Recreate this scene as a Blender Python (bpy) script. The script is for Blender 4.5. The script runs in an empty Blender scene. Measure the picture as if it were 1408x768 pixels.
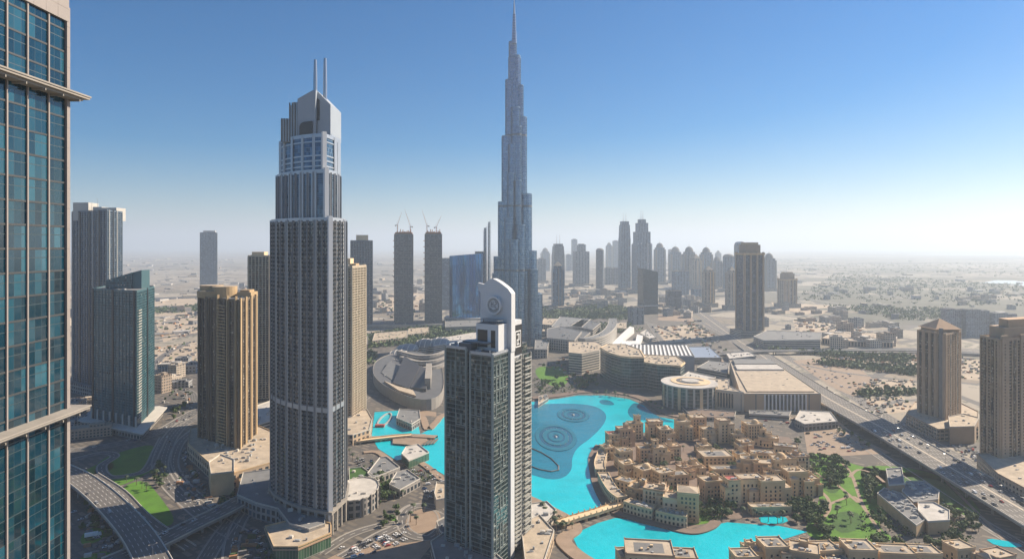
import bpy, math, random
from mathutils import Vector
R = math.radians
C = bpy.context.scene.collection
sc = bpy.context.scene

# ------------------------------------------------------------------ camera
H, F, HY = 240.0, 900.0, 337.0
cd = bpy.data.cameras.new("camera"); cam = bpy.data.objects.new("camera", cd); C.objects.link(cam)
cam.location = (0, 0, H); cam.rotation_euler = (R(90), 0, 0)
cd.sensor_width = 36; cd.lens = 36*F/1408; cd.shift_y = -(384-HY)/1408
cd.clip_start = 1; cd.clip_end = 200000
sc.camera = cam
# ------------------------------------------------------------------ light
SUN_EL, SUN_AZ = R(36), R(62)          # azimuth from +Y towards +X
w = bpy.data.worlds.new("World"); sc.world = w; w.use_nodes = True
nt = w.node_tree; bg = nt.nodes["Background"]
sky = nt.nodes.new("ShaderNodeTexSky"); sky.sky_type = 'NISHITA'; sky.sun_disc = False
sky.sun_elevation = SUN_EL; sky.sun_rotation = SUN_AZ; sky.altitude = 0
sky.air_density = 1.0; sky.dust_density = 0.5; sky.ozone_density = 6.0
hs = nt.nodes.new('ShaderNodeHueSaturation'); hs.inputs['Saturation'].default_value = 1.6; nt.links.new(sky.outputs[0], hs.inputs['Color'])
nt.links.new(hs.outputs[0], bg.inputs[0]); bg.inputs[1].default_value = 0.052
sd = bpy.data.lights.new("sun", 'SUN'); so = bpy.data.objects.new("sun", sd); C.objects.link(so)
sd.energy = 5.0; sd.angle = R(0.5); sd.color = (1, 0.84, 0.64)
to_sun = Vector((math.cos(SUN_EL)*math.sin(SUN_AZ), math.cos(SUN_EL)*math.cos(SUN_AZ), math.sin(SUN_EL)))
so.rotation_euler = to_sun.to_track_quat('Z', 'Y').to_euler(); so.location = (3000, 800, 3000)
sc.view_settings.view_transform = 'Standard'; sc.view_settings.look = 'None'
sc.view_settings.exposure = 0.95; sc.view_settings.gamma = 1
HAZE_D = 0.000098
sc.cycles.volume_bounces = 1 if hasattr(sc, 'cycles') else 0
sc.cycles.max_bounces = 6; sc.cycles.diffuse_bounces = 3; sc.cycles.glossy_bounces = 3

# ------------------------------------------------------------------ nodes
class N:
    def __init__(s, mat):
        s.t = mat.node_tree; s.b = s.t.nodes["Principled BSDF"]
    def new(s, k, **kw):
        n = s.t.nodes.new(k)
        for a, b in kw.items(): setattr(n, a, b)
        return n
    def put(s, sock, v):
        if hasattr(v, 'is_linked') or isinstance(v, bpy.types.NodeSocket): s.t.links.new(v, sock)
        elif v is not None: sock.default_value = v
    def m(s, op, a, b=None, c=None):
        n = s.new("ShaderNodeMath", operation=op)
        for i, x in enumerate((a, b, c)):
            if x is not None: s.put(n.inputs[i], x)
        return n.outputs[0]
    def mix(s, f, a, b):
        n = s.new("ShaderNodeMix", data_type='RGBA')
        s.put(n.inputs[0], f); s.put(n.inputs[6], a); s.put(n.inputs[7], b)
        return n.outputs[2]
    def noise(s, vec, sc_, det=3, rough=.55):
        n = s.new("ShaderNodeTexNoise"); s.put(n.inputs["Vector"], vec)
        n.inputs["Scale"].default_value = sc_; n.inputs["Detail"].default_value = det; n.inputs["Roughness"].default_value = rough
        return n.outputs["Fac"]
    def ramp(s, f, stops):
        n = s.new("ShaderNodeValToRGB"); s.put(n.inputs[0], f); e = n.color_ramp.elements
        while len(e) < len(stops): e.new(0.5)
        for q, (p, c) in zip(e, stops): q.position = p; q.color = (*c, 1) if len(c) == 3 else c
        return n.outputs[0]
    def white(s, x, y, z=0.0):
        c = s.new("ShaderNodeCombineXYZ"); s.put(c.inputs[0], x); s.put(c.inputs[1], y); s.put(c.inputs[2], z)
        n = s.new("ShaderNodeTexWhiteNoise", noise_dimensions='3D'); s.put(n.inputs[0], c.outputs[0])
        return n.outputs[0], n.outputs[1]
    def uv(s):
        t = s.new("ShaderNodeUVMap"); t.uv_map = "UVMap"
        x = s.new("ShaderNodeSeparateXYZ"); s.put(x.inputs[0], t.outputs[0]); return x.outputs[0], x.outputs[1]
    def pos(s): return s.new("ShaderNodeNewGeometry").outputs["Position"]
def c4(c): return (*c, 1) if len(c) == 3 else c
def mul(c, k): return tuple(min(1, x*k) for x in c[:3])
def newmat(name):
    m = bpy.data.materials.new(name); m.use_nodes = True; return m, N(m)
def plain(name, col, rough=.8, amt=.25, scale=.15, metal=0, fine=1.5):
    m, n = newmat(name); p = n.pos()
    a = n.noise(p, scale, 4); b = n.noise(p, fine, 2)
    f = n.m('ADD', n.m('MULTIPLY', a, .7), n.m('MULTIPLY', b, .3))
    col_ = n.ramp(f, [(.25, mul(col, 1-amt)), (.5, col), (.75, mul(col, 1+amt))])
    n.put(n.b.inputs["Base Color"], col_); n.b.inputs["Roughness"].default_value = rough; n.b.inputs["Metallic"].default_value = metal
    return m
def curtain(name, cols, cu=1.5, cv=3.8, fw=.06, fh=.12, frame=(.3, .32, .33), rough=.07, metal=.0, jit=.03, mid=None, spec=.5, blinds=0):
    """glazing with one tint per pane, thin mullions and spandrel lines, uneven pane tilt"""
    m, n = newmat(name); u, v = n.uv()
    a = n.m('DIVIDE', u, cu); b = n.m('DIVIDE', v, cv)
    w1, wc = n.white(n.m('FLOOR', a), n.m('FLOOR', b))
    w2, _ = n.white(n.m('FLOOR', n.m('DIVIDE', u, cu*4)), n.m('FLOOR', b), 3.0)
    big = n.noise(n.pos(), .02, 3)
    f = n.m('ADD', n.m('ADD', n.m('MULTIPLY', w1, .5), n.m('MULTIPLY', w2, .25)), n.m('MULTIPLY', big, .3))
    col = n.ramp(f, [(.15, cols[0]), (.6, cols[1]), (.95, cols[2])])
    if blinds:
        col = n.mix(n.m('MULTIPLY', n.m('GREATER_THAN', w1, 1-blinds), n.m('GREATER_THAN', n.m('FRACT', b), .55)), col, (.33, .31, .27, 1))
    ln = n.m('MAXIMUM', n.m('LESS_THAN', n.m('FRACT', a), fw), n.m('LESS_THAN', n.m('FRACT', b), fh))
    if mid: ln = n.m('MAXIMUM', ln, n.m('LESS_THAN', n.m('ABSOLUTE', n.m('SUBTRACT', n.m('FRACT', b), mid)), .018))
    col = n.mix(ln, col, c4(frame))
    n.put(n.b.inputs["Base Color"], col)
    n.put(n.b.inputs["Roughness"], n.m('ADD', n.m('MULTIPLY', ln, .4), rough))
    n.put(n.b.inputs["Metallic"], n.m('MULTIPLY', n.m('SUBTRACT', 1.0, ln), metal))
    n.b.inputs["Specular IOR Level"].default_value = spec
    g = n.new("ShaderNodeNewGeometry"); vm = n.new("ShaderNodeVectorMath", operation='SUBTRACT'); n.put(vm.inputs[0], wc); vm.inputs[1].default_value = (.5, .5, .5)
    v2 = n.new("ShaderNodeVectorMath", operation='SCALE'); n.put(v2.inputs[0], vm.outputs[0]); v2.inputs["Scale"].default_value = jit
    v3 = n.new("ShaderNodeVectorMath", operation='ADD'); n.put(v3.inputs[0], v2.outputs[0]); n.put(v3.inputs[1], g.outputs["Normal"])
    v4 = n.new("ShaderNodeVectorMath", operation='NORMALIZE'); n.put(v4.inputs[0], v3.outputs[0])
    n.put(n.b.inputs["Normal"], v4.outputs[0])
    return m
def punched(name, wall, glass=(.02, .03, .04), bay=3.6, fh=3.5, u0=.25, u1=.8, v0=.25, v1=.8, amt=.15, every=0, strip=(.03, .04, .05)):
    """masonry wall with window openings, for buildings whose openings are a pixel or less"""
    m, n = newmat(name); u, v = n.uv(); a = n.m('DIVIDE', u, bay); b = n.m('DIVIDE', v, fh)
    fa = n.m('FRACT', a); fb = n.m('FRACT', b)
    k = n.m('MULTIPLY', n.m('MULTIPLY', n.m('GREATER_THAN', fa, u0), n.m('LESS_THAN', fa, u1)), n.m('MULTIPLY', n.m('GREATER_THAN', fb, v0), n.m('LESS_THAN', fb, v1)))
    if every:
        st = n.m('LESS_THAN', n.m('FRACT', n.m('DIVIDE', a, float(every))), 1.0/every)
        k = n.m('MAXIMUM', k, n.m('MULTIPLY', st, .85))
    w1, _ = n.white(n.m('FLOOR', a), n.m('FLOOR', b))
    gcol = n.ramp(w1, [(.1, mul(glass, .6)), (.7, mul(glass, 1.4)), (1, mul(glass, 4))])
    p = n.pos(); nz = n.noise(p, .05, 4)
    wcol = n.ramp(nz, [(.3, mul(wall, 1-amt)), (.7, mul(wall, 1+amt))])
    n.put(n.b.inputs["Base Color"], n.mix(k, wcol, gcol))
    n.put(n.b.inputs["Roughness"], n.m('SUBTRACT', .85, n.m('MULTIPLY', k, .7)))
    bp = n.new("ShaderNodeBump"); bp.inputs["Strength"].default_value = .6; bp.inputs["Distance"].default_value = .3
    n.put(bp.inputs["Height"], n.m('SUBTRACT', 1.0, k)); n.put(n.b.inputs["Normal"], bp.outputs[0])
    return m

# ------------------------------------------------------------------ mesh builder
def area(p): return sum(p[i][0]*p[(i+1) % len(p)][1]-p[(i+1) % len(p)][0]*p[i][1] for i in range(len(p)))/2
def ccw(p): p = [tuple(q[:2]) for q in p]; return p if area(p) > 0 else p[::-1]
def offset(poly, d):
    p = ccw(poly); n = len(p); out = []
    for i in range(n):
        a, b, c = p[i-1], p[i], p[(i+1) % n]
        e1 = (b[0]-a[0], b[1]-a[1]); e2 = (c[0]-b[0], c[1]-b[1])
        l1 = math.hypot(*e1) or 1; l2 = math.hypot(*e2) or 1
        n1 = (e1[1]/l1, -e1[0]/l1); n2 = (e2[1]/l2, -e2[0]/l2)
        k = 1+n1[0]*n2[0]+n1[1]*n2[1]; k = max(k, .35)
        out.append((b[0]+d*(n1[0]+n2[0])/k, b[1]+d*(n1[1]+n2[1])/k))
    return out
def rect(w_, d_, cx=0, cy=0, a=0):
    c, s = math.cos(a), math.sin(a)
    return [(cx+x*c-y*s, cy+x*s+y*c) for x, y in ((-w_/2, -d_/2), (w_/2, -d_/2), (w_/2, d_/2), (-w_/2, d_/2))]
def ell(rx, ry=None, cx=0, cy=0, n=32, a=0):
    ry = ry or rx; ca, sa = math.cos(a), math.sin(a); o = []
    for i in range(n):
        t = 2*math.pi*i/n; x, y = rx*math.cos(t), ry*math.sin(t); o.append((cx+x*ca-y*sa, cy+x*sa+y*ca))
    return o
def inside(pt, poly):
    x, y = pt[:2]; r = False; n = len(poly)
    for i in range(n):
        x1, y1 = poly[i][:2]; x2, y2 = poly[i-1][:2]
        if (y1 > y) != (y2 > y) and x < (x2-x1)*(y-y1)/(y2-y1)+x1: r = not r
    return r
class MB:
    def __init__(s): s.v = []; s.f = []; s.mi = []; s.uv = []
    def face(s, pts, m=0, uv=None):
        i = len(s.v); s.v += [tuple(p) for p in pts]; s.f.append(tuple(range(i, i+len(pts)))); s.mi.append(m)
        s.uv += uv if uv else [(p[0], p[1]) for p in pts]
    def prism(s, poly, z0, z1, m=0, mt=None, bottom=True, top=True, poly1=None, ztop=None):
        p = ccw(poly); q = ccw(poly1) if poly1 else p; n = len(p); u = 0
        zt = ztop or [z1]*n
        for i in range(n):
            a, b = p[i], p[(i+1) % n]; a1, b1 = q[i], q[(i+1) % n]; za, zb = zt[i], zt[(i+1) % n]; L = math.hypot(b[0]-a[0], b[1]-a[1])
            s.face([(*a, z0), (*b, z0), (*b1, zb), (*a1, za)], m, [(u, z0), (u+L, z0), (u+L, zb), (u, za)]); u += L
        if top: s.face([(*a, z) for a, z in zip(q, zt)], m if mt is None else mt)
        if bottom: s.face([(*a, z0) for a in p[::-1]], m if mt is None else mt)
    def parapet(s, poly, z0, z1, t, m=0):
        p = ccw(poly); q = offset(p, -t); n = len(p)
        for i in range(n):
            j = (i+1) % n
            s.face([(*p[i], z0), (*p[j], z0), (*p[j], z1), (*p[i], z1)], m)
            s.face([(*q[j], z0), (*q[i], z0), (*q[i], z1), (*q[j], z1)], m)
            s.face([(*p[i], z1), (*p[j], z1), (*q[j], z1), (*q[i], z1)], m)
    def box(s, x0, x1, y0, y1, z0, z1, m=0): s.prism([(x0, y0), (x1, y0), (x1, y1), (x0, y1)], z0, z1, m)
    def obox(s, p, d, L, out, z0, z1, inn=.3, m=0):
        """box along an edge: start p, unit direction d, length L, standing 'out' proud of it"""
        n = (d[1], -d[0]); q = (p[0]+d[0]*L, p[1]+d[1]*L)
        s.prism([(p[0]-n[0]*inn, p[1]-n[1]*inn), (p[0]+n[0]*out, p[1]+n[1]*out), (q[0]+n[0]*out, q[1]+n[1]*out), (q[0]-n[0]*inn, q[1]-n[1]*inn)], z0, z1, m)
    def cone(s, cx, cy, r0, r1, z0, z1, n=16, m=0):
        s.prism(ell(r0, r0, cx, cy, n), z0, z1, m, poly1=ell(max(r1, .01), max(r1, .01), cx, cy, n))
    def tube(s, a, b, r0, r1=None, n=6, m=0):
        a, b = Vector(a), Vector(b); r1 = r0 if r1 is None else r1; d = (b-a).normalized()
        x = d.orthogonal().normalized(); y = d.cross(x)
        A = [a+(x*math.cos(2*math.pi*i/n)+y*math.sin(2*math.pi*i/n))*r0 for i in range(n)]
        B = [b+(x*math.cos(2*math.pi*i/n)+y*math.sin(2*math.pi*i/n))*r1 for i in range(n)]
        for i in range(n): j = (i+1) % n; s.face([A[i], A[j], B[j], B[i]], m, [(i, 0), (j, 0), (j, 1), (i, 1)])
        s.face(A[::-1], m); s.face(B, m)
    def dome(s, cx, cy, z, rx, ry, h, n=16, k=5, m=0, p=1.0):
        pr = [(math.cos(math.pi/2*j/k)**p, math.sin(math.pi/2*j/k)) for j in range(k+1)]
        for j in range(k):
            for i in range(n):
                t0, t1 = 2*math.pi*i/n, 2*math.pi*(i+1)/n
                q = [(cx+rx*r*math.cos(t), cy+ry*r*math.sin(t), z+h*zz) for (r, zz), t in ((pr[j], t0), (pr[j], t1), (pr[j+1], t1), (pr[j+1], t0))]
                s.face(q if j < k-1 else q[:3], m, None)
    def build(s, name, mats, parent=None, smooth=False, loc=None):
        me = bpy.data.meshes.new(name); me.from_pydata(s.v, [], s.f)
        if not isinstance(mats, (list, tuple)): mats = [mats]
        for k in mats: me.materials.append(k)
        me.polygons.foreach_set("material_index", s.mi)
        ul = me.uv_layers.new(name="UVMap"); ul.data.foreach_set("uv", [x for t in s.uv for x in t])
        if smooth: me.polygons.foreach_set("use_smooth", [True]*len(s.f))
        me.update(); o = bpy.data.objects.new(name, me); C.objects.link(o)
        if parent: o.parent = parent
        if loc: o.location = loc
        return o
def tag(o, label=None, cat=None, group=None, kind=None):
    if label: o["label"] = label
    if cat: o["category"] = cat
    if group: o["group"] = group
    if kind: o["kind"] = kind
    return o
def thing(name, label, cat, loc=(0, 0, 0), rz=0, group=None):
    o = bpy.data.objects.new(name, None); C.objects.link(o); o.location = loc; o.rotation_euler = (0, 0, rz)
    return tag(o, label, cat, group)
def dup(root, loc, rz=0, s=1, label=None, group=None, mats=None):
    r = root.copy(); C.objects.link(r); r.location = loc; r.rotation_euler = (0, 0, rz); r.scale = (s, s, s) if not isinstance(s, tuple) else s
    if label: r["label"] = label
    if group: r["group"] = group
    for ch in root.children:
        c = ch.copy(); C.objects.link(c); c.parent = r
        for g in ch.children:
            d = g.copy(); C.objects.link(d); d.parent = c
    return r
def struct(name, mb, mats, z=None): return tag(mb.build(name, mats), kind="structure")

# ------------------------------------------------------------------ photo plan -> world
def G(x, y, z=0.0):
    Y = F*(H-z)/(y-HY); return ((x-704)*Y/F, Y)
def GP(pts, z=0.0): return [G(x, y, z) for x, y in pts]
def zat(y, Y): return H-(y-HY)*Y/F
def centre(p): return (sum(q[0] for q in p)/len(p), sum(q[1] for q in p)/len(p))
def loc_(p, c): return [(q[0]-c[0], q[1]-c[1]) for q in p]
def quad3(L, Cc, Rr):
    a, b, c = G(*L), G(*Cc), G(*Rr); return ccw([a, b, c, (a[0]+c[0]-b[0], a[1]+c[1]-b[1])])
def scale_poly(p, k, c=None, ky=None):
    c = c or centre(p); ky = ky or k; return [(c[0]+(q[0]-c[0])*k, c[1]+(q[1]-c[1])*ky) for q in p]
rnd = random.Random(7)
def scatter(poly, n, mind, seed=0, tries=40):
    r = random.Random(seed); xs = [q[0] for q in poly]; ys = [q[1] for q in poly]; out = []
    for _ in range(n*tries):
        if len(out) >= n: break
        p = (r.uniform(min(xs), max(xs)), r.uniform(min(ys), max(ys)))
        if inside(p, poly) and all((p[0]-q[0])**2+(p[1]-q[1])**2 > mind*mind for q in out[-60:]): out.append(p)
    return out
def grid(mb, poly, z0, z1, fh=3.6, bh=.9, bd=.25, bay=6, pw=.8, pd=.4, m=0, ends=True, skip=()):
    """floor bands right round a footprint and piers up its faces"""
    p = ccw(poly); z = z0
    if bh:
        o = offset(p, bd)
        while z < z1-.2:
            mb.prism(o, z, min(z+bh, z1), m); z += fh
    if pw:
        for i in range(len(p)):
            if i in skip: continue
            a, b = p[i], p[(i+1) % len(p)]; L = math.hypot(b[0]-a[0], b[1]-a[1])
            if L < pw*1.5: continue
            d = ((b[0]-a[0])/L, (b[1]-a[1])/L); k = max(1, round(L/bay))
            for j in range(0 if ends else 1, k+1 if ends else k):
                t = min(max(j*L/k-pw/2, 0), L-pw)
                mb.obox((a[0]+d[0]*t, a[1]+d[1]*t), d, pw, pd, z0-.01, z1+.03, m=m)

# ------------------------------------------------------------------ materials
M = {}
M['asphalt'] = plain('asphalt', (.062, .062, .066), .85, .3, .08)
M['concrete'] = plain('concrete', (.27, .25, .225), .85, .2)
M['conc_dark'] = plain('dark_concrete', (.16, .16, .16), .85, .25)
M['conc_light'] = plain('light_concrete', (.52, .49, .44), .8, .15)
M['white'] = plain('white_paint', (.72, .72, .71), .6, .06, .1)
M['silver'] = plain('silver_cladding', (.42, .45, .49), .35, .08, .1, metal=.5)
M['steel'] = plain('steel', (.42, .44, .47), .3, .1, .1, metal=.8)
M['a_stone'] = punched('stone_strip', (.31, .305, .295), (.02, .03, .04), bay=2.6, fh=3.6, u0=.3, u1=.75, v0=.3, v1=.8)
M['needle_rib'] = plain('needle_ribs', (.19, .27, .36), .3, .1, .1, metal=.6)
M['sandstone'] = plain('sandstone', (.55, .40, .235), .9, .2, .12)
M['sandstone2'] = plain('pale_sandstone', (.64, .49, .31), .9, .18, .12)
M['sandstone3'] = plain('rosy_sandstone', (.45, .31, .20), .9, .2, .12)
M['cream'] = plain('cream_stone', (.60, .50, .38), .85, .12, .12)
M['roofb'] = plain('beige_roof', (.40, .335, .255), .9, .35, .12, fine=.7)
M['roofg'] = plain('grey_roof', (.17, .175, .18), .85, .25, .1)
M['roofl'] = plain('pale_roof', (.45, .43, .40), .85, .3, .1, fine=.7)
M['roofd'] = plain('dark_roof', (.10, .105, .115), .8, .25, .1)
M['redroof'] = plain('red_roof', (.33, .07, .06), .8, .2, .3)
M['plant'] = plain('plant_metal', (.33, .34, .34), .6, .3, .6)
M['gold'] = plain('ochre_stone', (.42, .30, .165), .7, .15, .1)
M['gold_grid'] = plain('shaded_ochre_stone', (.16, .12, .08), .75, .15, .1)  # ochre stone darkened to carry the shade of the front face
M['creamd'] = plain('aged_cream_stone', (.47, .39, .29), .85, .12, .1)
M['taupe'] = plain('taupe_stone', (.36, .265, .185), .85, .12, .1)
M['grid_grey'] = plain('slate_cladding', (.075, .11, .15), .6, .1, .1)
M['grid_teal'] = plain('teal_cladding', (.05, .115, .135), .5, .1, .1)
M['grid_pale'] = plain('pale_cladding', (.44, .43, .40), .7, .1, .1)
M['darkframe'] = plain('dark_frame', (.045, .05, .055), .5, .2)
M['pane'] = plain('window_glass', (.018, .026, .034), .12, .5, .4)
M['glassrail'] = plain('balustrade_glass', (.16, .21, .23), .15, .2)
M['blackpanel'] = plain('black_panel', (.012, .012, .014), .4, .1)
M['leaf'] = plain('foliage', (.075, .12, .03), .8, .5, .25, fine=1.2)
M['leaf2'] = plain('dark_foliage', (.045, .085, .022), .85, .5, .25, fine=1.2)
M['leafp'] = plain('palm_foliage', (.05, .08, .03), .7, .4, .3)
M['bark'] = plain('bark', (.16, .115, .08), .9, .3)
M['lawn'] = plain('lawn', (.07, .18, .010), .95, .35, .06, fine=.4)
M['lawnd'] = plain('darker_lawn', (.035, .095, .012), .95, .35, .06, fine=.4)
M['plaza'] = plain('paving_stone', (.27, .20, .145), .85, .22, .12)
M['plazad'] = plain('brown_paving', (.17, .125, .10), .85, .25, .12)
M['sand'] = plain('sand', (.39, .32, .24), .95, .4, .02, fine=.25)
M['rust'] = plain('formwork', (.36, .18, .09), .85, .35, .5)
M['a_grid'] = plain('slate_fins', (.15, .16, .18), .45, .1, .1, metal=.2)
M['c_frame'] = plain('window_frame_grey', (.24, .29, .285), .5, .1, .2)
M['crownc'] = plain('crown_cladding', (.30, .34, .39), .5, .06, .1)
M['pierdark'] = plain('slate_piers', (.20, .215, .235), .5, .1, .1)
M['crane'] = plain('crane_paint', (.30, .10, .05), .6, .2)

# ------------------------------------------------------------------ ground, water, sky haze
def mat_ground():
    m, n = newmat('desert_ground'); p = n.pos()
    s = n.new("ShaderNodeSeparateXYZ"); n.put(s.inputs[0], p)
    v = n.new("ShaderNodeTexVoronoi", feature='F1'); n.put(v.inputs["Vector"], p); v.inputs["Scale"].default_value = .0045; v.inputs["Randomness"].default_value = .85
    e = n.new("ShaderNodeTexVoronoi", feature='DISTANCE_TO_EDGE'); n.put(e.inputs["Vector"], p); e.inputs["Scale"].default_value = .0045; e.inputs["Randomness"].default_value = .85
    sp = n.new("ShaderNodeSeparateColor"); n.put(sp.inputs[0], v.outputs["Color"])
    big = n.noise(p, .0006, 5, .6); med = n.noise(p, .006, 5, .6); fine = n.noise(p, .06, 4, .6)
    f = n.m('ADD', n.m('ADD', n.m('MULTIPLY', sp.outputs[0], .35), n.m('MULTIPLY', big, .6)), n.m('MULTIPLY', med, .25))
    col = n.ramp(f, [(.30, (.07, .075, .06)), (.45, (.12, .115, .095)), (.54, (.24, .20, .155)), (.63, (.29, .26, .21)), (.8, (.36, .32, .265))])
    scrub = n.m('GREATER_THAN', n.m('ADD', n.m('MULTIPLY', fine, .6), n.m('MULTIPLY', med, .5)), .60)
    col = n.mix(n.m('MULTIPLY', scrub, .75), col, (.085, .095, .07, 1))
    col = n.mix(n.m('LESS_THAN', e.outputs["Distance"], .035), col, (.13, .125, .12, 1))
    n.put(n.b.inputs["Base Color"], col); n.b.inputs["Roughness"].default_value = .95
    return m
mb = MB(); L_ = 60000.0
xs = [-L_, -12000, -4000, -1500, 1500, 4000, 12000, L_]; ys = [-3000, 0, 2000, 5000, 12000, 30000, L_]
for i in range(len(xs)-1):
    for j in range(len(ys)-1):
        mb.face([(xs[i], ys[j], -.45), (xs[i+1], ys[j], -.45), (xs[i+1], ys[j+1], -.45), (xs[i], ys[j+1], -.45)])
struct('ground', mb, mat_ground())
LAY = [0]
def sheet(name, polys, mat, z, kind='structure'):
    mb = MB()
    for p in polys: mb.face([(*q, z) for q in ccw(p)])
    return tag(mb.build(name, mat), kind=kind)

def mat_city():
    m, n = newmat('city_paving'); p = n.pos()
    mp = n.new("ShaderNodeMapping"); n.put(mp.inputs[0], p); mp.inputs["Rotation"].default_value = (0, 0, R(38))
    br = n.new("ShaderNodeTexBrick"); n.put(br.inputs[0], mp.outputs[0]); br.inputs["Scale"].default_value = .035
    br.inputs["Color1"].default_value = (.07, .068, .064, 1); br.inputs["Color2"].default_value = (.30, .255, .20, 1); br.inputs["Mortar"].default_value = (.06, .06, .062, 1)
    br.inputs["Mortar Size"].default_value = .06; br.inputs["Bias"].default_value = -.2
    a = n.noise(p, .03, 5, .65); b = n.noise(p, .5, 3)
    col = n.mix(n.m('MULTIPLY', a, 1.0), br.outputs[0], (.12, .105, .09, 1))
    col = n.mix(n.m('GREATER_THAN', n.m('ADD', n.m('MULTIPLY', a, .7), n.m('MULTIPLY', b, .35)), .64), col, (.24, .195, .15, 1))
    n.put(n.b.inputs["Base Color"], col); n.b.inputs["Roughness"].default_value = .9
    return m
sheet('city_ground', [GP([(-150, 860), (-150, 560), (60, 520), (240, 500), (420, 475), (560, 452), (760, 432), (905, 428), (985, 455), (1060, 498), (1180, 575), (1300, 640), (1640, 720), (1640, 860)])], mat_city(), -.35)

def mat_water(name, col, rip=.6):
    m, n = newmat(name); p = n.pos()
    a = n.noise(p, .014, 5, .6); f = n.noise(p, .12, 4, .65)
    n.put(n.b.inputs["Base Color"], n.ramp(n.m('ADD', n.m('MULTIPLY', a, .75), n.m('MULTIPLY', f, .25)), [(.32, mul(col, .75)), (.48, col), (.68, mul(col, 1.18))])); n.b.inputs["Roughness"].default_value = .07
    n.b.inputs["Specular IOR Level"].default_value = .5
    bp = n.new("ShaderNodeBump"); bp.inputs["Strength"].default_value = .55; bp.inputs["Distance"].default_value = rip
    n.put(bp.inputs["Height"], n.m('ADD', n.noise(p, .45, 5, .65), n.m('MULTIPLY', n.noise(p, .05, 3), 2.0))); n.put(n.b.inputs["Normal"], bp.outputs[0])
    return m
M['water'] = mat_water('turquoise_water', (.003, .47, .56))
M['water2'] = mat_water('deeper_water', (.006, .17, .26))
M['ringc'] = plain('wet_pipe', (.012, .14, .21), .4, .2)
M['water3'] = mat_water('basin_water', (.008, .085, .15))
WZ = -.15
lake = [(611, 571), (640, 561), (731, 552), (765, 548), (795, 543), (830, 543), (865, 548), (885, 557), (903, 572), (943, 579), (943, 586), (900, 592), (860, 597), (830, 608), (817, 625), (822, 650), (826, 670), (838, 692), (812, 708), (790, 712), (760, 700), (731, 684), (700, 672), (640, 660), (611, 652), (592, 641), (572, 627), (545, 632), (520, 616), (511, 600), (515, 566), (560, 563), (572, 570), (578, 596), (590, 590)]
basin = [(788, 738), (802, 727), (822, 718), (846, 711), (870, 714), (905, 722), (940, 730), (965, 732), (985, 720), (1000, 717), (1040, 720), (1072, 722), (1110, 730), (1085, 738), (1040, 752), (1000, 775), (900, 778), (840, 776), (812, 768), (796, 755)]
sheet('lake_water', [GP(lake)], M['water'], WZ)
sheet('canal_water', [GP(basin)], M['water'], WZ)
shal = [(640, 566), (731, 555), (790, 554), (818, 557), (834, 567), (833, 580), (815, 600), (793, 615), (786, 630), (787, 645), (775, 657), (755, 659), (731, 652), (690, 640), (660, 600)]
def smooth(poly, it=3):
    p = list(poly)
    for _ in range(it):
        q = []
        for i in range(len(p)):
            a, b = p[i], p[(i+1) % len(p)]; q += [(a[0]*.75+b[0]*.25, a[1]*.75+b[1]*.25), (a[0]*.25+b[0]*.75, a[1]*.25+b[1]*.75)]
        p = q
    return p
sheet('shallow_water', [smooth(GP(shal))], M['water2'], WZ+.05)
sheet('deep_water', [smooth(GP([(873, 552), (866, 558), (862, 566), (868, 575), (890, 578), (935, 581), (905, 573), (888, 560)]), 2), smooth(GP([(823, 549), (838, 549), (848, 557), (826, 556)]), 2)], M['water2'], WZ+.05)
def fountain(x, y, rx, ry, rings, label):
    cx, cy = G(x, y); t = thing('fountain', label, 'fountain', (cx, cy, WZ+.05))
    m2 = MB(); m2.prism(ell(rx, ry, n=48), 0, .12); m2.build('basin', M['water3'], t)
    for k, r in enumerate(rings):
        m3 = MB(); e = ell(rx*r, ry*r, n=48); e2 = ell(rx*r-4.6, ry*r-4.6*ry/rx, n=48)
        for i in range(48):
            j = (i+1) % 48
            m3.face([(*e[i], .5), (*e[j], .5), (*e2[j], .5), (*e2[i], .5)]); m3.face([(*e[i], .1), (*e[j], .1), (*e[j], .5), (*e[i], .5)]); m3.face([(*e2[j], .1), (*e2[i], .1), (*e2[i], .5), (*e2[j], .5)])
        m3.build('pipe_ring', M['ringc'], t)
    for k in range(14):
        m4 = MB(); a = k*2*math.pi/14; m4.cone(rx*.62*math.cos(a), ry*.62*math.sin(a), .5, .3, .1, 1.2, 6); m4.build('nozzle', M['plant'], t)
    m4 = MB(); m4.cone(0, 0, 2.2, 1, .1, 1.5, 12); m4.build('nozzle', M['plant'], t)
fountain(788, 570, 23, 38, (.96, .6), 'ringed fountain in the dark shallows, nearer the far shore')
fountain(764, 600, 26, 58, (.98, .62, .34), 'large round fountain in the middle of the dark shallows')
t = thing('fountain', 'long looped fountain pipe curving beside the tall glass tower', 'fountain', (*G(748, 637), WZ+.05))
m2 = MB(); o = G(748, 637); path = [(731, 616), (745, 622), (758, 630), (768, 640), (768, 646), (758, 648), (742, 645), (731, 641)]
pp = [(*[a-b for a, b in zip(G(*q), o)], .4) for q in path]
for a, b in zip(pp, pp[1:]): m2.tube(a, b, .7, n=5)
m2.build('pipe', M['conc_dark'], t)
# far water and pale flats
sheet('far_water', [GP([(1340, 390), (1420, 393), (1500, 398), (1500, 392), (1420, 386), (1370, 385)]), GP([(1240, 350), (1420, 350.6), (1420, 349.6), (1280, 349.3)])], mat_water('pale_water', (.45, .5, .52), .2), -.3)

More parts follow.
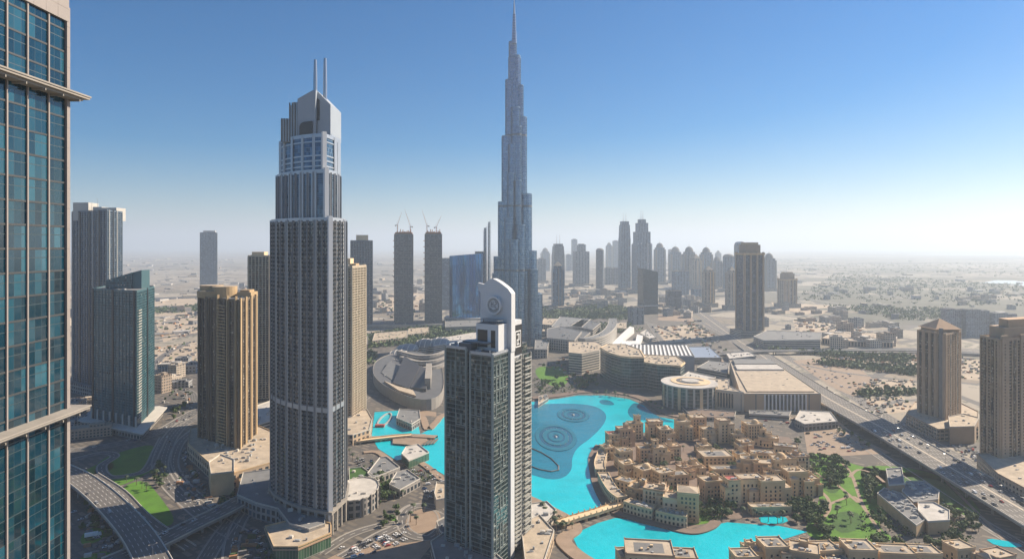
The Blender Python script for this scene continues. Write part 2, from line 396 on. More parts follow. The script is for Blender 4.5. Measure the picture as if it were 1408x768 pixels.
_r = random.Random(12); _e = []
for _ in range(150):
    px_, py_ = _r.uniform(1080, 1500), 345+95*_r.random()**1.1
    if px_ < 1130 and py_ > 405: continue
    X_, Y_ = G(px_, py_); k_ = Y_/2500; _e.append([(X_+q[0]*_r.uniform(.8, 1.2), Y_+q[1]*_r.uniform(.8, 1.2)) for q in ell(_r.uniform(60, 260)*k_, _r.uniform(35, 120)*k_, n=14, a=_r.uniform(-.3, .3))])
mb = MB()
for i, e_ in enumerate(_e): mb.face([(*q, -.40+i*.0011) for q in e_])
tag(mb.build('scrub_ground', plain('scrub_soil', (.105, .105, .08), .95, .4, .01, fine=.06)), kind='structure')
# promenades round the lake
def ribbon(mb, pts, wd, z, m=0, z2=None):
    """flat strip along world points; UV: across 0..1, along in metres"""
    n = len(pts); lef = []; rig = []
    for i in range(n):
        a = pts[max(i-1, 0)]; b = pts[min(i+1, n-1)]; dx, dy = b[0]-a[0], b[1]-a[1]; L = math.hypot(dx, dy) or 1
        ww = wd[i] if isinstance(wd, (list, tuple)) else wd
        lef.append((pts[i][0]-dy/L*ww/2, pts[i][1]+dx/L*ww/2)); rig.append((pts[i][0]+dy/L*ww/2, pts[i][1]-dx/L*ww/2))
    zz = z if isinstance(z, (list, tuple)) else [z]*n; u = 0
    for i in range(n-1):
        L = math.hypot(pts[i+1][0]-pts[i][0], pts[i+1][1]-pts[i][1])
        mb.face([(*rig[i], zz[i]), (*rig[i+1], zz[i+1]), (*lef[i+1], zz[i+1]), (*lef[i], zz[i])], m, [(0, u), (0, u+L), (1, u+L), (1, u)]); u += L
    return lef, rig, zz
def spline(pts, k=6):
    out = []; P = [pts[0]]+list(pts)+[pts[-1]]
    for i in range(1, len(P)-2):
        for j in range(k):
            t = j/k; t2 = t*t; t3 = t2*t
            out.append(tuple(.5*((2*P[i][q])+(-P[i-1][q]+P[i+1][q])*t+(2*P[i-1][q]-5*P[i][q]+4*P[i+1][q]-P[i+2][q])*t2+(-P[i-1][q]+3*P[i][q]-3*P[i+1][q]+P[i+2][q])*t3) for q in range(len(pts[0]))))
    out.append(tuple(pts[-1])); return out
def quay(name, pts, wd, mat, z=.9):
    P = spline(GP(pts), 5); mb = MB(); l, r, zz = ribbon(mb, P, wd, z)
    for side in (l, r[::-1]):
        for a, b in zip(side, side[1:]): mb.face([(*b, -.4), (*a, -.4), (*a, z), (*b, z)])
    return tag(mb.build(name, mat), kind='structure')
quay('promenade', [(731, 547), (765, 544), (795, 539), (830, 538), (868, 543), (895, 553), (915, 567), (950, 575)], 16, M['plazad'])
quay('promenade', [(690, 671), (731, 688), (762, 704), (783, 716), (790, 728), (775, 742), (790, 760), (815, 776)], 13, M['plaza'])
quay('promenade', [(824, 612), (815, 628), (817, 650), (824, 674), (842, 701), (875, 713), (910, 722), (950, 731), (975, 725), (985, 716)], 9, M['plazad'])
quay('promenade', [(500, 622), (520, 622), (545, 638), (575, 635), (600, 652), (611, 660), (650, 668)], 8, M['plaza'])
quay('promenade', [(480, 606), (520, 604), (555, 601), (600, 603)], 12, M['plaza'], z=3)
quay('promenade', [(560, 564), (580, 572), (588, 590), (600, 580), (611, 570), (650, 560), (731, 549)], 9, M['plaza'])

# ------------------------------------------------------------------ roads
def mat_road(name, lanes, yellow=False, wear=(.115, .108, .102), median=0):
    m, n = newmat(name); u, v = n.uv(); p = n.pos()
    a = n.noise(p, .06, 4); b = n.noise(p, 1.0, 2)
    col = n.ramp(n.m('ADD', n.m('MULTIPLY', a, .7), n.m('MULTIPLY', b, .3)), [(.3, mul(wear, .72)), (.7, mul(wear, 1.35))])
    k = n.m('FRACT', n.m('MULTIPLY', u, float(lanes)))
    tr = n.m('LESS_THAN', n.m('ABSOLUTE', n.m('SUBTRACT', k, .5)), .3)
    col = n.mix(n.m('MULTIPLY', tr, .25), col, c4(mul(wear, .6)))
    ln = n.m('MAXIMUM', n.m('LESS_THAN', k, .045), n.m('GREATER_THAN', k, .955))
    dash = n.m('LESS_THAN', n.m('FRACT', n.m('DIVIDE', v, 12.0)), .45)
    edge = n.m('MAXIMUM', n.m('LESS_THAN', u, .5/lanes*.3), n.m('GREATER_THAN', u, 1-.5/lanes*.3))
    ln = n.m('MULTIPLY', ln, n.m('MAXIMUM', dash, edge))
    col = n.mix(ln, col, (.6, .59, .55, 1))
    if median:
        col = n.mix(n.m('LESS_THAN', n.m('ABSOLUTE', n.m('SUBTRACT', u, .5)), median), col, (.42, .37, .30, 1))
    n.put(n.b.inputs["Base Color"], col); n.b.inputs["Roughness"].default_value = .8
    return m
M['road12'] = mat_road('highway_surface', 12, median=.03)
M['road6'] = mat_road('six_lane_surface', 6, wear=(.125, .117, .11))
M['road4'] = mat_road('four_lane_surface', 4)
M['road2'] = mat_road('two_lane_surface', 2)
RZ = [-.28]
def road(pts, wd, mat, world=False, name='road', kerb=True):
    P = spline(pts if world else GP(pts), 6); mb = MB(); RZ[0] += .006; z = RZ[0]
    l, r, _ = ribbon(mb, P, wd, z)
    if kerb:
        for side, s in ((l, 1), (r, -1)):
            for a, b in zip(side, side[1:]):
                L = math.hypot(b[0]-a[0], b[1]-a[1]) or 1; nx, ny = -(b[1]-a[1])/L*s*1.4, (b[0]-a[0])/L*s*1.4
                q = [(a[0], a[1], z+.13), (b[0], b[1], z+.13), (b[0]+nx, b[1]+ny, z+.13), (a[0]+nx, a[1]+ny, z+.13)]
                mb.face(q if s < 0 else q[::-1], 1); mb.face([(*a, z), (*b, z), (*b, z+.13), (*a, z+.13)], 1)
    return tag(mb.build(name, [mat, M['concrete']]), kind='structure')
def flyover(pts, wd, z, mat, label, pier_at=(), name='flyover', zs=None):
    """raised carriageway: deck, parapet each side, columns"""
    P = spline(pts, 6); n = len(P); o = centre([P[0], P[-1]]); t = thing(name, label, 'flyover', (o[0], o[1], 0)); P = [(a-o[0], b-o[1]) for a, b in P]
    Z = [z]*n
    if zs:
        Z = [zs[min(int(i/(n-1)*(len(zs)-1)), len(zs)-2)]*(1-((i/(n-1)*(len(zs)-1)) % 1 if i < n-1 else 1))+zs[min(int(i/(n-1)*(len(zs)-1))+1, len(zs)-1)]*((i/(n-1)*(len(zs)-1)) % 1 if i < n-1 else 1) for i in range(n)]
    mb = MB(); l, r, _ = ribbon(mb, P, wd, Z); mb.build('carriageway', mat, t)
    mb = MB(); l2, r2, _ = ribbon(MB(), P, wd+.9, Z)
    for i in range(n-1):
        zt0, zt1 = Z[i]-.05, Z[i+1]-.05; b0, b1 = max(zt0-2.0, -.4), max(zt1-2.0, -.4)
        mb.face([(*l2[i], zt0), (*r2[i], zt0), (*r2[i+1], zt1), (*l2[i+1], zt1)]); mb.face([(*r2[i], b0), (*l2[i], b0), (*l2[i+1], b1), (*r2[i+1], b1)])
        mb.face([(*l2[i+1], zt1), (*l2[i+1], b1), (*l2[i], b0), (*l2[i], zt0)]); mb.face([(*r2[i], zt0), (*r2[i], b0), (*r2[i+1], b1), (*r2[i+1], zt1)])
    mb.build('deck', M['concrete'], t)
    for s_in, s_out in ((l, l2), (r, r2)):
        mb = MB()
        for i in range(n-1):
            a, b, c, d = s_in[i], s_in[i+1], s_out[i+1], s_out[i]; z0, z1 = Z[i], Z[i+1]
            mb.face([(*a, z0+1), (*b, z1+1), (*c, z1+1), (*d, z0+1)]); mb.face([(*a, z0-.04), (*b, z1-.04), (*b, z1+1), (*a, z0+1)]); mb.face([(*d, z0+1), (*c, z1+1), (*c, z1-.04), (*d, z0-.04)])
        mb.build('parapet', M['conc_light'], t)
    step = max(2, int(n/(pier_at or 8)))
    for i in range(step//2, n-1, step):
        if Z[i] < 4: continue
        mb = MB(); dx, dy = P[i+1][0]-P[i][0], P[i+1][1]-P[i][1]; L = math.hypot(dx, dy); nx, ny = -dy/L, dx/L
        for q in ([-wd*.32, wd*.32] if wd > 16 else [0]): mb.cone(P[i][0]+nx*q, P[i][1]+ny*q, 1.1, 1.1, -.4, Z[i]-3.2, 10)
        a = math.atan2(ny, nx); mb.prism(rect(wd*.85, 2.4, P[i][0], P[i][1], a), Z[i]-3.2, Z[i]-2.06); mb.build('column', M['concrete'], t)
    return t
# highway to the right running away to the horizon
hw = [(1560, 790), (1408, 701), (1300, 638), (1214, 588), (1128, 540), (1060, 496), (1020, 470), (985, 446), (950, 420), (925, 400), (905, 385)]
def hz(i): return 11 if i < 4 else (9, 5, 1.5, .3, .3, .3, .3)[min(i-4, 6)]
hwp = [G(x, y, hz(i)) for i, (x, y) in enumerate(hw)]
flyover(hwp[:7], 44, 11, M['road12'], 'wide raised highway sweeping past the tall beige blocks at right', 22, zs=[11, 11, 11, 11, 8, 4, .2])
road(hwp[6:], [42]*99, M['road12'], True, 'highway', kerb=False)
road([(1620, 760), (1408, 668), (1330, 634), (1262, 598), (1190, 555), (1120, 512), (1062, 478), (1010, 440)], 17, M['road4'], name='service_road')
road([(1560, 840), (1408, 752), (1330, 705), (1250, 652), (1170, 598), (1120, 562), (1085, 528), (1040, 492), (990, 458), (935, 425), (905, 400)], 13, M['road4'], name='service_road')
road([(845, 487), (900, 484), (960, 482), (1050, 481), (1150, 480), (1260, 479), (1420, 486)], 26, M['road6'], name='cross_road')
flyover([G(*q, 8) for q in ((975, 484), (1050, 482), (1150, 481), (1260, 480), (1420, 487))], 18, 8, M['road4'], 'pale overpass crossing over the highway in the middle distance', 12, zs=[1, 8, 8, 6, 2])
road([(1205, 575), (1212, 560), (1230, 552), (1262, 549), (1300, 545)], 10, M['road2'])
road([(800, 430), (850, 436), (892, 444), (935, 462), (950, 474)], 12, M['road4'])
road([(893, 445), (905, 462), (915, 474), (930, 480)], 12, M['road4'])
road([(1085, 428), (1130, 440), (1190, 455), (1270, 470), (1408, 500)], 18, M['road4'])
road([(1050, 400), (1120, 412), (1250, 432), (1408, 456)], 22, M['road4'])
road([(1100, 500), (1160, 512), (1250, 522)], 9, M['road2'])
for a in ((520, 460, 350, 452, 170, 470), (700, 440, 560, 447, 520, 460), (230, 440, 300, 430, 420, 420), (510, 432, 600, 430, 660, 428)):
    road([(a[0], a[1]), (a[2], a[3]), (a[4], a[5])], 18, M['road4'])
# interchange at left
fl1 = [G(*q, 12) for q in ((40, 628), (96, 650), (130, 672), (165, 705), (195, 742), (225, 800), (250, 860))]
flyover(fl1, 22, 12, M['road6'], 'curving six lane flyover sweeping down past the close glass tower at left', 10)
flyover([G(*q, 9) for q in ((128, 655), (165, 676), (195, 702), (228, 722), (262, 738))], 9, 9, M['road2'], 'narrow exit ramp peeling off the curving flyover', 6, zs=[11.2, 9, 6, 3, .2])
flyover([G(*q, 7) for q in ((150, 772), (215, 745), (262, 722), (312, 698), (360, 672))], 20, 7, M['road4'], 'straight dark road bridge crossing below the golden tower', 7)
road([(60, 622), (130, 615), (180, 605), (225, 590), (255, 573), (278, 562), (330, 552)], 18, M['road4'])
road([(300, 556), (268, 553), (262, 540), (240, 530), (218, 524), (214, 505), (225, 488), (260, 470)], 14, M['road4'])
road([(285, 572), (255, 580), (236, 598), (226, 618), (222, 640), (236, 665), (262, 690), (290, 712), (330, 735)], 17, M['road4'])
road([(268, 590), (250, 605), (240, 625), (240, 645), (256, 668), (285, 692), (320, 708)], 9, M['road2'])
road([(98, 632), (140, 622), (158, 626), (140, 640), (150, 655), (190, 650), (205, 640), (215, 620), (225, 600)], 8, M['road2'])
road([(130, 700), (170, 720), (190, 760), (200, 800)], 10, M['road2'])
road([(330, 700), (300, 740), (270, 790)], 12, M['road4']); road([(380, 660), (340, 700), (320, 740), (315, 790)], 10, M['road2'])
road([(470, 765), (520, 735), (550, 720), (556, 703), (572, 694), (600, 697), (625, 708)], 9, M['road2'])
road([(440, 760), (480, 735), (520, 722), (550, 718)], 8, M['road2'])
road([(553, 716), (556, 727), (570, 736), (590, 738), (604, 728), (610, 712), (603, 700), (585, 694), (565, 697), (554, 708)], 8, M['road2'])
road([(505, 545), (490, 560), (500, 580), (505, 600)], 9, M['road2'])
# parking, lots
sheet('parking_lot', [GP([(440, 772), (500, 742), (560, 745), (600, 740), (560, 790), (430, 800)]), GP([(1105, 590), (1150, 586), (1200, 610), (1225, 622), (1160, 626), (1110, 622)]), GP([(1090, 495), (1160, 490), (1200, 520), (1175, 545), (1140, 530)])], M['plaza'], -.25)
sheet('sand_lot', [GP(q) for q in ([(893, 450), (952, 446), (985, 463), (918, 471)], [(1160, 524), (1255, 520), (1262, 540), (1190, 542)], [(1172, 548), (1240, 544), (1262, 562), (1205, 572)], [(1090, 440), (1180, 440), (1200, 462), (1100, 470)],
    [(1130, 488), (1300, 486), (1408, 505), (1408, 530), (1250, 512), (1180, 510)], [(1060, 415), (1150, 420), (1130, 432), (1070, 430)], [(212, 440), (300, 425), (330, 440), (225, 470)], [(212, 478), (270, 468), (272, 498), (215, 512)], [(160, 418), (270, 408), (272, 432), (175, 436)], [(512, 455), (560, 450), (560, 462), (515, 470)], [(520, 405), (600, 400), (600, 425), (525, 428)])], M['sand'], -.30)
# lawns
sheet('lawn', [smooth(GP(q), 2) for q in ([(112, 646), (150, 632), (160, 640), (140, 652), (150, 662), (122, 664)], [(135, 632), (172, 618), (216, 608), (219, 640), (185, 660), (148, 672), (126, 656)], [(208, 628), (222, 616), (226, 600), (216, 640), (205, 655)], [(160, 672), (198, 656), (222, 684), (244, 716), (222, 726), (196, 712)], [(110, 735), (130, 722), (145, 728), (140, 742), (112, 750)], [(100, 768), (150, 752), (170, 780), (100, 800)],
    [(545, 708), (556, 702), (552, 718), (540, 728), (528, 726)], [(1108, 620), (1150, 628), (1180, 640), (1230, 648), (1290, 650), (1345, 690), (1310, 700), (1240, 690), (1200, 720), (1240, 745), (1140, 748), (1100, 730), (1130, 690), (1120, 650)],
    [(1180, 636), (1290, 646), (1356, 702), (1335, 712), (1285, 690), (1235, 668), (1190, 662)], [(735, 503), (775, 503), (785, 520), (770, 535), (738, 520)], [(940, 700), (975, 705), (985, 715), (955, 722), (935, 715)], [(755, 455), (800, 460), (790, 470), (750, 468)])], M['lawn'], -.22)
sheet('darker_lawn', [smooth(GP(q), 2) for q in ([(1130, 655), (1160, 660), (1150, 680), (1130, 672)], [(1215, 655), (1300, 655), (1335, 690), (1290, 695), (1230, 672)], [(1140, 705), (1180, 700), (1190, 725), (1150, 735)], [(505, 645), (530, 640), (545, 670), (520, 690)])], M['lawnd'], -.20)
for i, q in enumerate(([(1105, 660), (1135, 680), (1140, 700), (1120, 722)], [(1150, 628), (1170, 650), (1185, 690), (1210, 730)], [(1168, 655), (1180, 645), (1200, 650), (1216, 662)], [(1125, 700), (1150, 688), (1175, 682), (1190, 700)], [(1110, 640), (1130, 655), (1150, 665), (1180, 690)], [(1290, 650), (1330, 690), (1380, 740)])):
    RZ[0] = -.19+i*.006; mb = MB(); ribbon(mb, spline(GP(q), 5), 3.2, RZ[0]); tag(mb.build('garden_path', M['plaza']), kind='structure')
sheet('village_paving', [GP([(826, 615), (835, 608), (865, 600), (905, 596), (945, 588), (1085, 600), (1118, 640), (1120, 690), (1080, 712), (985, 712), (950, 726), (905, 718), (870, 708), (845, 695), (832, 670), (826, 640)])], M['plazad'], -.24)
sheet('roundabout_island', [ell(15, 26, *G(582, 714), n=40)], M['plaza'], -.12)
sheet('pool_water', [smooth(GP([(1042, 708), (1080, 708), (1085, 718), (1048, 720)]), 1), smooth(GP([(1352, 738), (1400, 745), (1408, 752), (1370, 750)]), 1)], M['water'], -.1)

# ------------------------------------------------------------------ roof clutter
def clutter(mb, poly, z, n, seed, m=0, big=4.0):
    r = random.Random(seed); q = scale_poly(poly, .78)
    for (x, y) in scatter(q, n, 2.2, seed):
        a, b, h = r.uniform(.8, big), r.uniform(.8, big*.7), r.uniform(.6, 2.2)
        mb.prism(rect(a, b, x, y, r.choice((0, .3, 1.57))), z-.02+r.uniform(0, .012), z+h, m)
def units(t, poly, z, n, seed, big=4.0):
    r = random.Random(seed); q = scale_poly(poly, .78)
    for (x, y) in scatter(q, n, 2.6, seed):
        mb = MB(); a, b, h = r.uniform(.9, big), r.uniform(.9, big*.7), r.uniform(.6, 2.2); th = r.choice((0, .3, 1.57))
        mb.prism(rect(a, b, x, y, th), z-.02, z+h)
        if a > 2: mb.prism(rect(a*.6, b*.6, x, y, th), z+h+.01, z+h+.3)
        mb.build('roof_unit', M['plant'] if r.random() < .6 else M['conc_light'], t)
def add_roof(t, poly, z, seed, n=10, ph=1.2, mat=None, roof=None, big=4):
    mb = MB(); mb.parapet(poly, z-.4, z+ph, .45); mb.build('parapet', mat or M['concrete'], t)
    mb = MB(); clutter(mb, poly, z, n, seed, big=big)
    units(t, poly, z, n, seed, big)

# ------------------------------------------------------------------ close glass tower at the left edge
M['g_close'] = curtain('teal_curtain_glass', [(.002, .012, .022), (.005, .035, .060), (.03, .12, .17)], 1.5, 3.8, .035, .05, (.02, .04, .05), .04, jit=.03, mid=.62, spec=.9)
T = thing('glass_tower', 'close blue green glass tower with pale stone fins at the left edge', 'tower', (-88, 84, 0))
mb = MB(); mb.prism([(-10, -26), (10, -26), (10, 30.4), (-10, 30.4)], 0, 279, 0, 1); mb.build('glass_facade', [M['g_close'], M['conc_dark']], T)
M['pinkstone'] = plain('pale_pink_stone', (.25, .225, .215), .7, .08, .3)
mb = MB()
for k in range(20):                      # cladding panels of the attic storeys
    for j in range(20): mb.box(9.2, 10.5, -26+j*2.83, -26+j*2.83+2.79, 279+k*2.2, 279+k*2.2+2.17)
mb.box(-10, 9.3, -26, 30.6, 279, 325); mb.build('stone_attic', M['pinkstone'], T)
for y0 in (31.0, 26.0, 21.2, 16.9, 12.6, 8.2, 3.8, -.6, -5, -9.4):
    mb = MB()
    if y0 > 30:
        for k in range(80): mb.box(9.2, 10.45, 30.1, 30.9, k*3.52, k*3.52+3.49)
        mb.box(9.25, 10.4, 30.14, 30.86, 0, 281.6)
    else: mb.box(9.9, 10.25, y0-.15, y0+.15, 0, 279)
    mb.build('fin', M['pinkstone'], T)
for k in range(56, 74):
    mb = MB(); mb.box(9.95, 10.08, -26, 30.0, k*3.8-.1, k*3.8+.22); mb.build('spandrel', M['darkframe'], T)
for z, nm in ((265.9, 'upper'), (210.9, 'lower')):
    mb = MB(); mb.box(9.0, 12.6, -26.5, 33.0, z, z+.35); mb.box(9.0, 12.0, -26.3, 32.0, z-.4, z-.01); mb.box(9, 12.75, -26.6, 33.2, z+.36, z+.62)
    for k in range(14): mb.box(9.0, 12.3, -24+k*4.2, -23.8+k*4.2, z-.75, z-.41)
    mb.build('ledge', M['concrete'], T)

# ------------------------------------------------------------------ stepped tower with the two masts
M['g_A'] = curtain('grey_blue_glass', [(.008, .012, .018), (.03, .042, .06), (.34, .31, .27)], 1.4, 3.6, .10, .22, (.07, .075, .085), .06, metal=.4, jit=.09, blinds=.14)
M['g_A2'] = curtain('upper_blue_glass', [(.02, .05, .095), (.05, .11, .19), (.16, .26, .38)], 2.2, 3.6, .05, .10, (.12, .17, .22), .08, metal=.4, jit=.04)
A0 = [(-228, 618), (-222, 600), (-211, 583), (-196, 568), (-180, 556), (-164, 548), (-150, 543), (-145.5, 572), (-152, 606), (-168, 636), (-204, 652), (-224, 640)]
A0 = ccw(A0); cA = centre(A0); cA = (-186, 596)
T = thing('stepped_tower', 'tall stepped grey blue tower with two slender masts on its peak', 'tower', (*cA, 0))
LA = loc_(A0, cA)
def za(y): return zat(y, cA[1])
tiers = [(.95, 17, za(305)), (.80, za(305), za(243)), (.71, za(243), za(196))]
for i, (k, z0, z1) in enumerate(tiers):
    p = scale_poly(LA, k, (0, 0)); mb = MB(); mb.prism(p, z0 if i else 0, z1, 0, 1)
    t2 = mb.build('tier', [M['g_A'] if i < 1 else M['g_A2'], M['roofg']], T)
    mb = MB()
    if i < 2:
        grid(mb, p, z0 if i else 17, z1, 3.6, .5, .22, 6.6, 0, 0); mb.build('floor_band', M['grid_grey'], t2); mb = MB()
        grid(mb, p, z0 if i else 17, z1, 3.6, 0, 0, 8.6, 2.6, .9); mb.build('pier', M['a_stone'] if i == 0 else M['silver'], t2); mb = MB(); grid(mb, p, z0 if i else 17, z1, 3.6, 0, 0, 8.6, .7, 1.6)
    else:
        grid(mb, p, z0+26, z0+27, 3, 1, .5, 30, .1, .2)
        for zz in (z0+5, z0+9.5, z0+14): mb.prism(offset(p, .4), zz, zz+1.2)
    mb.build('facade_grid', M['silver'] if i == 2 else M['a_grid'] if 'a_grid' in M else M['concrete'], t2)
    mb = MB(); mb.parapet(offset(p, .5), z1-1, z1+2.2, .6); mb.build('parapet', M['silver'], t2)
    # heavy full height fins
    n = len(p)
    for j in range(n):
        a = p[j]; L = math.hypot(*a) or 1
        if a[1] > 35: continue
        mb = MB(); big = j == p.index(min(p, key=lambda q: q[1])) or 0
        s = 2.2 if big else 1.35
        mb.prism(rect(s*2, s*1.6, a[0], a[1], math.atan2(a[1], a[0])), 0 if not i else z0-2, z1+(3.2 if big else 1.4)); mb.build('fin', M['white'] if big else M['silver'], t2)
# band at mid height
mb = MB(); mb.prism(offset(scale_poly(LA, .95, (0, 0)), 1.1), za(548), za(542)); mb.build('belt_course', M['silver'], T)
# crown: stepped shoulders then the slanted peak
def slab_yz(mb, pts, y0, y1, m=0):
    """outline in x,z given thickness in y"""
    if sum(pts[i][0]*pts[(i+1) % len(pts)][1]-pts[(i+1) % len(pts)][0]*pts[i][1] for i in range(len(pts))) < 0: pts = pts[::-1]
    n = len(pts); mb.face([(x, y0, z) for x, z in pts], m, [(x, z) for x, z in pts]); mb.face([(x, y1, z) for x, z in pts[::-1]], m, [(x, z) for x, z in pts[::-1]])
    for i in range(n):
        (x0, z0), (x1, z1) = pts[i], pts[(i+1) % n]; mb.face([(x0, y1, z0), (x1, y1, z1), (x1, y0, z1), (x0, y0, z0)], m, [(y1, z0), (y1, z1), (y0, z1), (y0, z0)])
def xA(px): return (px-704)*(cA[1]-4)/F-cA[0]
cr = thing('crown', None, None); cr.parent = T
for q in ([(393, 197), (393, 167), (397, 167), (397, 163), (401, 163), (401, 168), (416, 168), (416, 197)],): pass
mb = MB(); slab_yz(mb, [(xA(393), za(199)), (xA(393), za(168)), (xA(405), za(168)), (xA(405), za(150)), (xA(409), za(150)), (xA(409), za(146)), (xA(418), za(146)), (xA(418), za(199))], -17, 20); mb.build('shoulder', M['silver'], T)
for k in range(7):
    mb = MB(); x = xA(394.5+k*3.6); mb.box(x-.5, x+.5, -17.8, -16.9, za(199), za(168) if k < 3 else za(147)); mb.build('rib', M['conc_dark'], T)
bpy.data.objects.remove(cr)
mb = MB(); slab_yz(mb, [(xA(417.5), za(199)), (xA(417.5), za(143)), (xA(437), za(132)), (xA(442), za(131)), (xA(441), za(163)), (xA(440), za(199))], -21, 18); mb.build('peak_wall', M['crownc'], T)
mb = MB(); slab_yz(mb, [(xA(441.5), za(199)), (xA(442), za(168)), (xA(442), za(131.5)), (xA(459.5), za(149)), (xA(459.5), za(192))], -16, 20); mb.build('peak_wall', M['crownc'], T)
mb = MB(); slab_yz(mb, [(xA(421), za(199)), (xA(421), za(180)), (xA(423), za(176)), (xA(427), za(174)), (xA(438), za(173)), (xA(438), za(199))], -23, -20.8); mb.build('entrance_arch', M['darkframe'], T)
mb = MB(); slab_yz(mb, [(xA(441.3), za(170)), (xA(441.3), za(140)), (xA(445), za(143)), (xA(445), za(170))], -16.6, -15.5); mb.build('dark_slot', M['darkframe'], T)
mb = MB(); slab_yz(mb, [(xA(456), za(250)), (xA(456), za(188)), (xA(459.8), za(188)), (xA(459.8), za(250))], -14, 18); mb.build('side_blade', M['silver'], T)
for px_, yt in ((433.5, 84), (447, 82)):
    mb = MB(); x = xA(px_); mb.cone(x, -4, 1.75, 1.75, za(150), za(110), 12); mb.cone(x, -4, 1.75, 1.3, za(110), za(yt), 12); mb.build('mast', M['steel'], T)
# ground storeys: tall dark openings between columns
mb = MB()
for j in range(len(LA)):
    a, b = LA[j], LA[(j+1) % len(LA)]; L = math.hypot(b[0]-a[0], b[1]-a[1]); d = ((b[0]-a[0])/L, (b[1]-a[1])/L)
    for k in range(max(1, int(L/9))+1):
        q = min(k*9, L-2); mb.obox((a[0]+d[0]*q, a[1]+d[1]*q), d, 2, 1.3, 0, 18.5)
mb.prism(offset(LA, 1.5), 17.0, 19.2); mb.build('colonnade', M['concrete'], T)

# podium of the stepped tower
def block(name, label, cat, poly, h, wall, roofm, seed, nclut=12, mats=None, group=None, ph=1.1, wp=None, big=5, z0=-.4):
    c = centre(poly); t = thing(name, label, cat, (*c, 0), group=group); p = loc_(ccw(poly), c)
    mb = MB(); mb.prism(p, z0, h, 0, 1); mb.build('wall', [wall, roofm], t)
    add_roof(t, p, h, seed, nclut, ph, M['conc_light'] if not wp else wp, big=big); return t, p
M['w_beige'] = punched('beige_arcade_wall', (.47, .36, .25), bay=7, fh=7, u0=.25, u1=.8, v0=.2, v1=.8)
M['w_grey'] = punched('grey_arcade_wall', (.30, .28, .26), bay=6, fh=6, u0=.2, u1=.85, v0=.1, v1=.75)
M['w_terrace'] = punched('terrace_wall', (.56, .47, .35), bay=3.6, fh=4.3, u0=.25, u1=.75, v0=.25, v1=.8)
M['w_strip'] = punched('banded_wall', (.46, .42, .37), bay=200, fh=4.2, u0=-1, u1=2, v0=.35, v1=.85)
M['g_green'] = curtain('green_lobby_glass', [(.02, .05, .035), (.05, .12, .07), (.10, .17, .10)], 2.5, 9, .08, .06, (.3, .3, .27), .1)
t, p = block('podium_building', 'curved grey podium wing wrapping the foot of the stepped tower', 'podium', GP([(326, 700), (334, 668), (376, 662), (395, 690), (430, 700), (446, 712), (447, 742), (425, 750), (398, 742), (382, 720), (352, 712)]), 13, M['w_grey'], M['roofg'], 3, 16)
t, p = block('drum_building', 'pale fluted drum building at the right foot of the stepped tower', 'building', [(a, b) for a, b in ell(19, 30, *G(492, 694), n=16)], 15, M['w_grey'], M['roofl'], 4, 5)
for k in range(16):
    a = k*2*math.pi/16+.2; mb = MB(); mb.prism(rect(1.6, 1.6, 19.2*math.cos(a), 30.2*math.sin(a), a), 0, 16.4); mb.build('pilaster', M['concrete'], t)
t, p = block('lobby_building', 'low beige building with green glass front below the stepped tower', 'building', GP([(376, 772), (364, 742), (420, 728), (455, 738), (455, 752), (410, 772)]), 11, M['g_green'], M['roofb'], 5, 6, wp=M['sandstone'])
mb = MB(); a, b = p[0], p[1]
mb.prism(offset(p, .5), 8.8, 10.2); mb.build('fascia', M['sandstone3'], t)

# ------------------------------------------------------------------ the tallest, needle like tower
M['g_B'] = curtain('silver_blue_glass', [(.04, .12, .25), (.11, .24, .40), (.50, .62, .76)], 1.6, 3.9, .12, .2, (.22, .29, .36), .18, metal=.8, jit=.05)
cB = G(707.5, 474); sB = cB[1]/F; T = thing('needle_tower', 'tallest tower of all, silver blue, stepping up to a thin needle tip', 'tower', (*cB, 0))
def zb(y): return zat(y, cB[1])
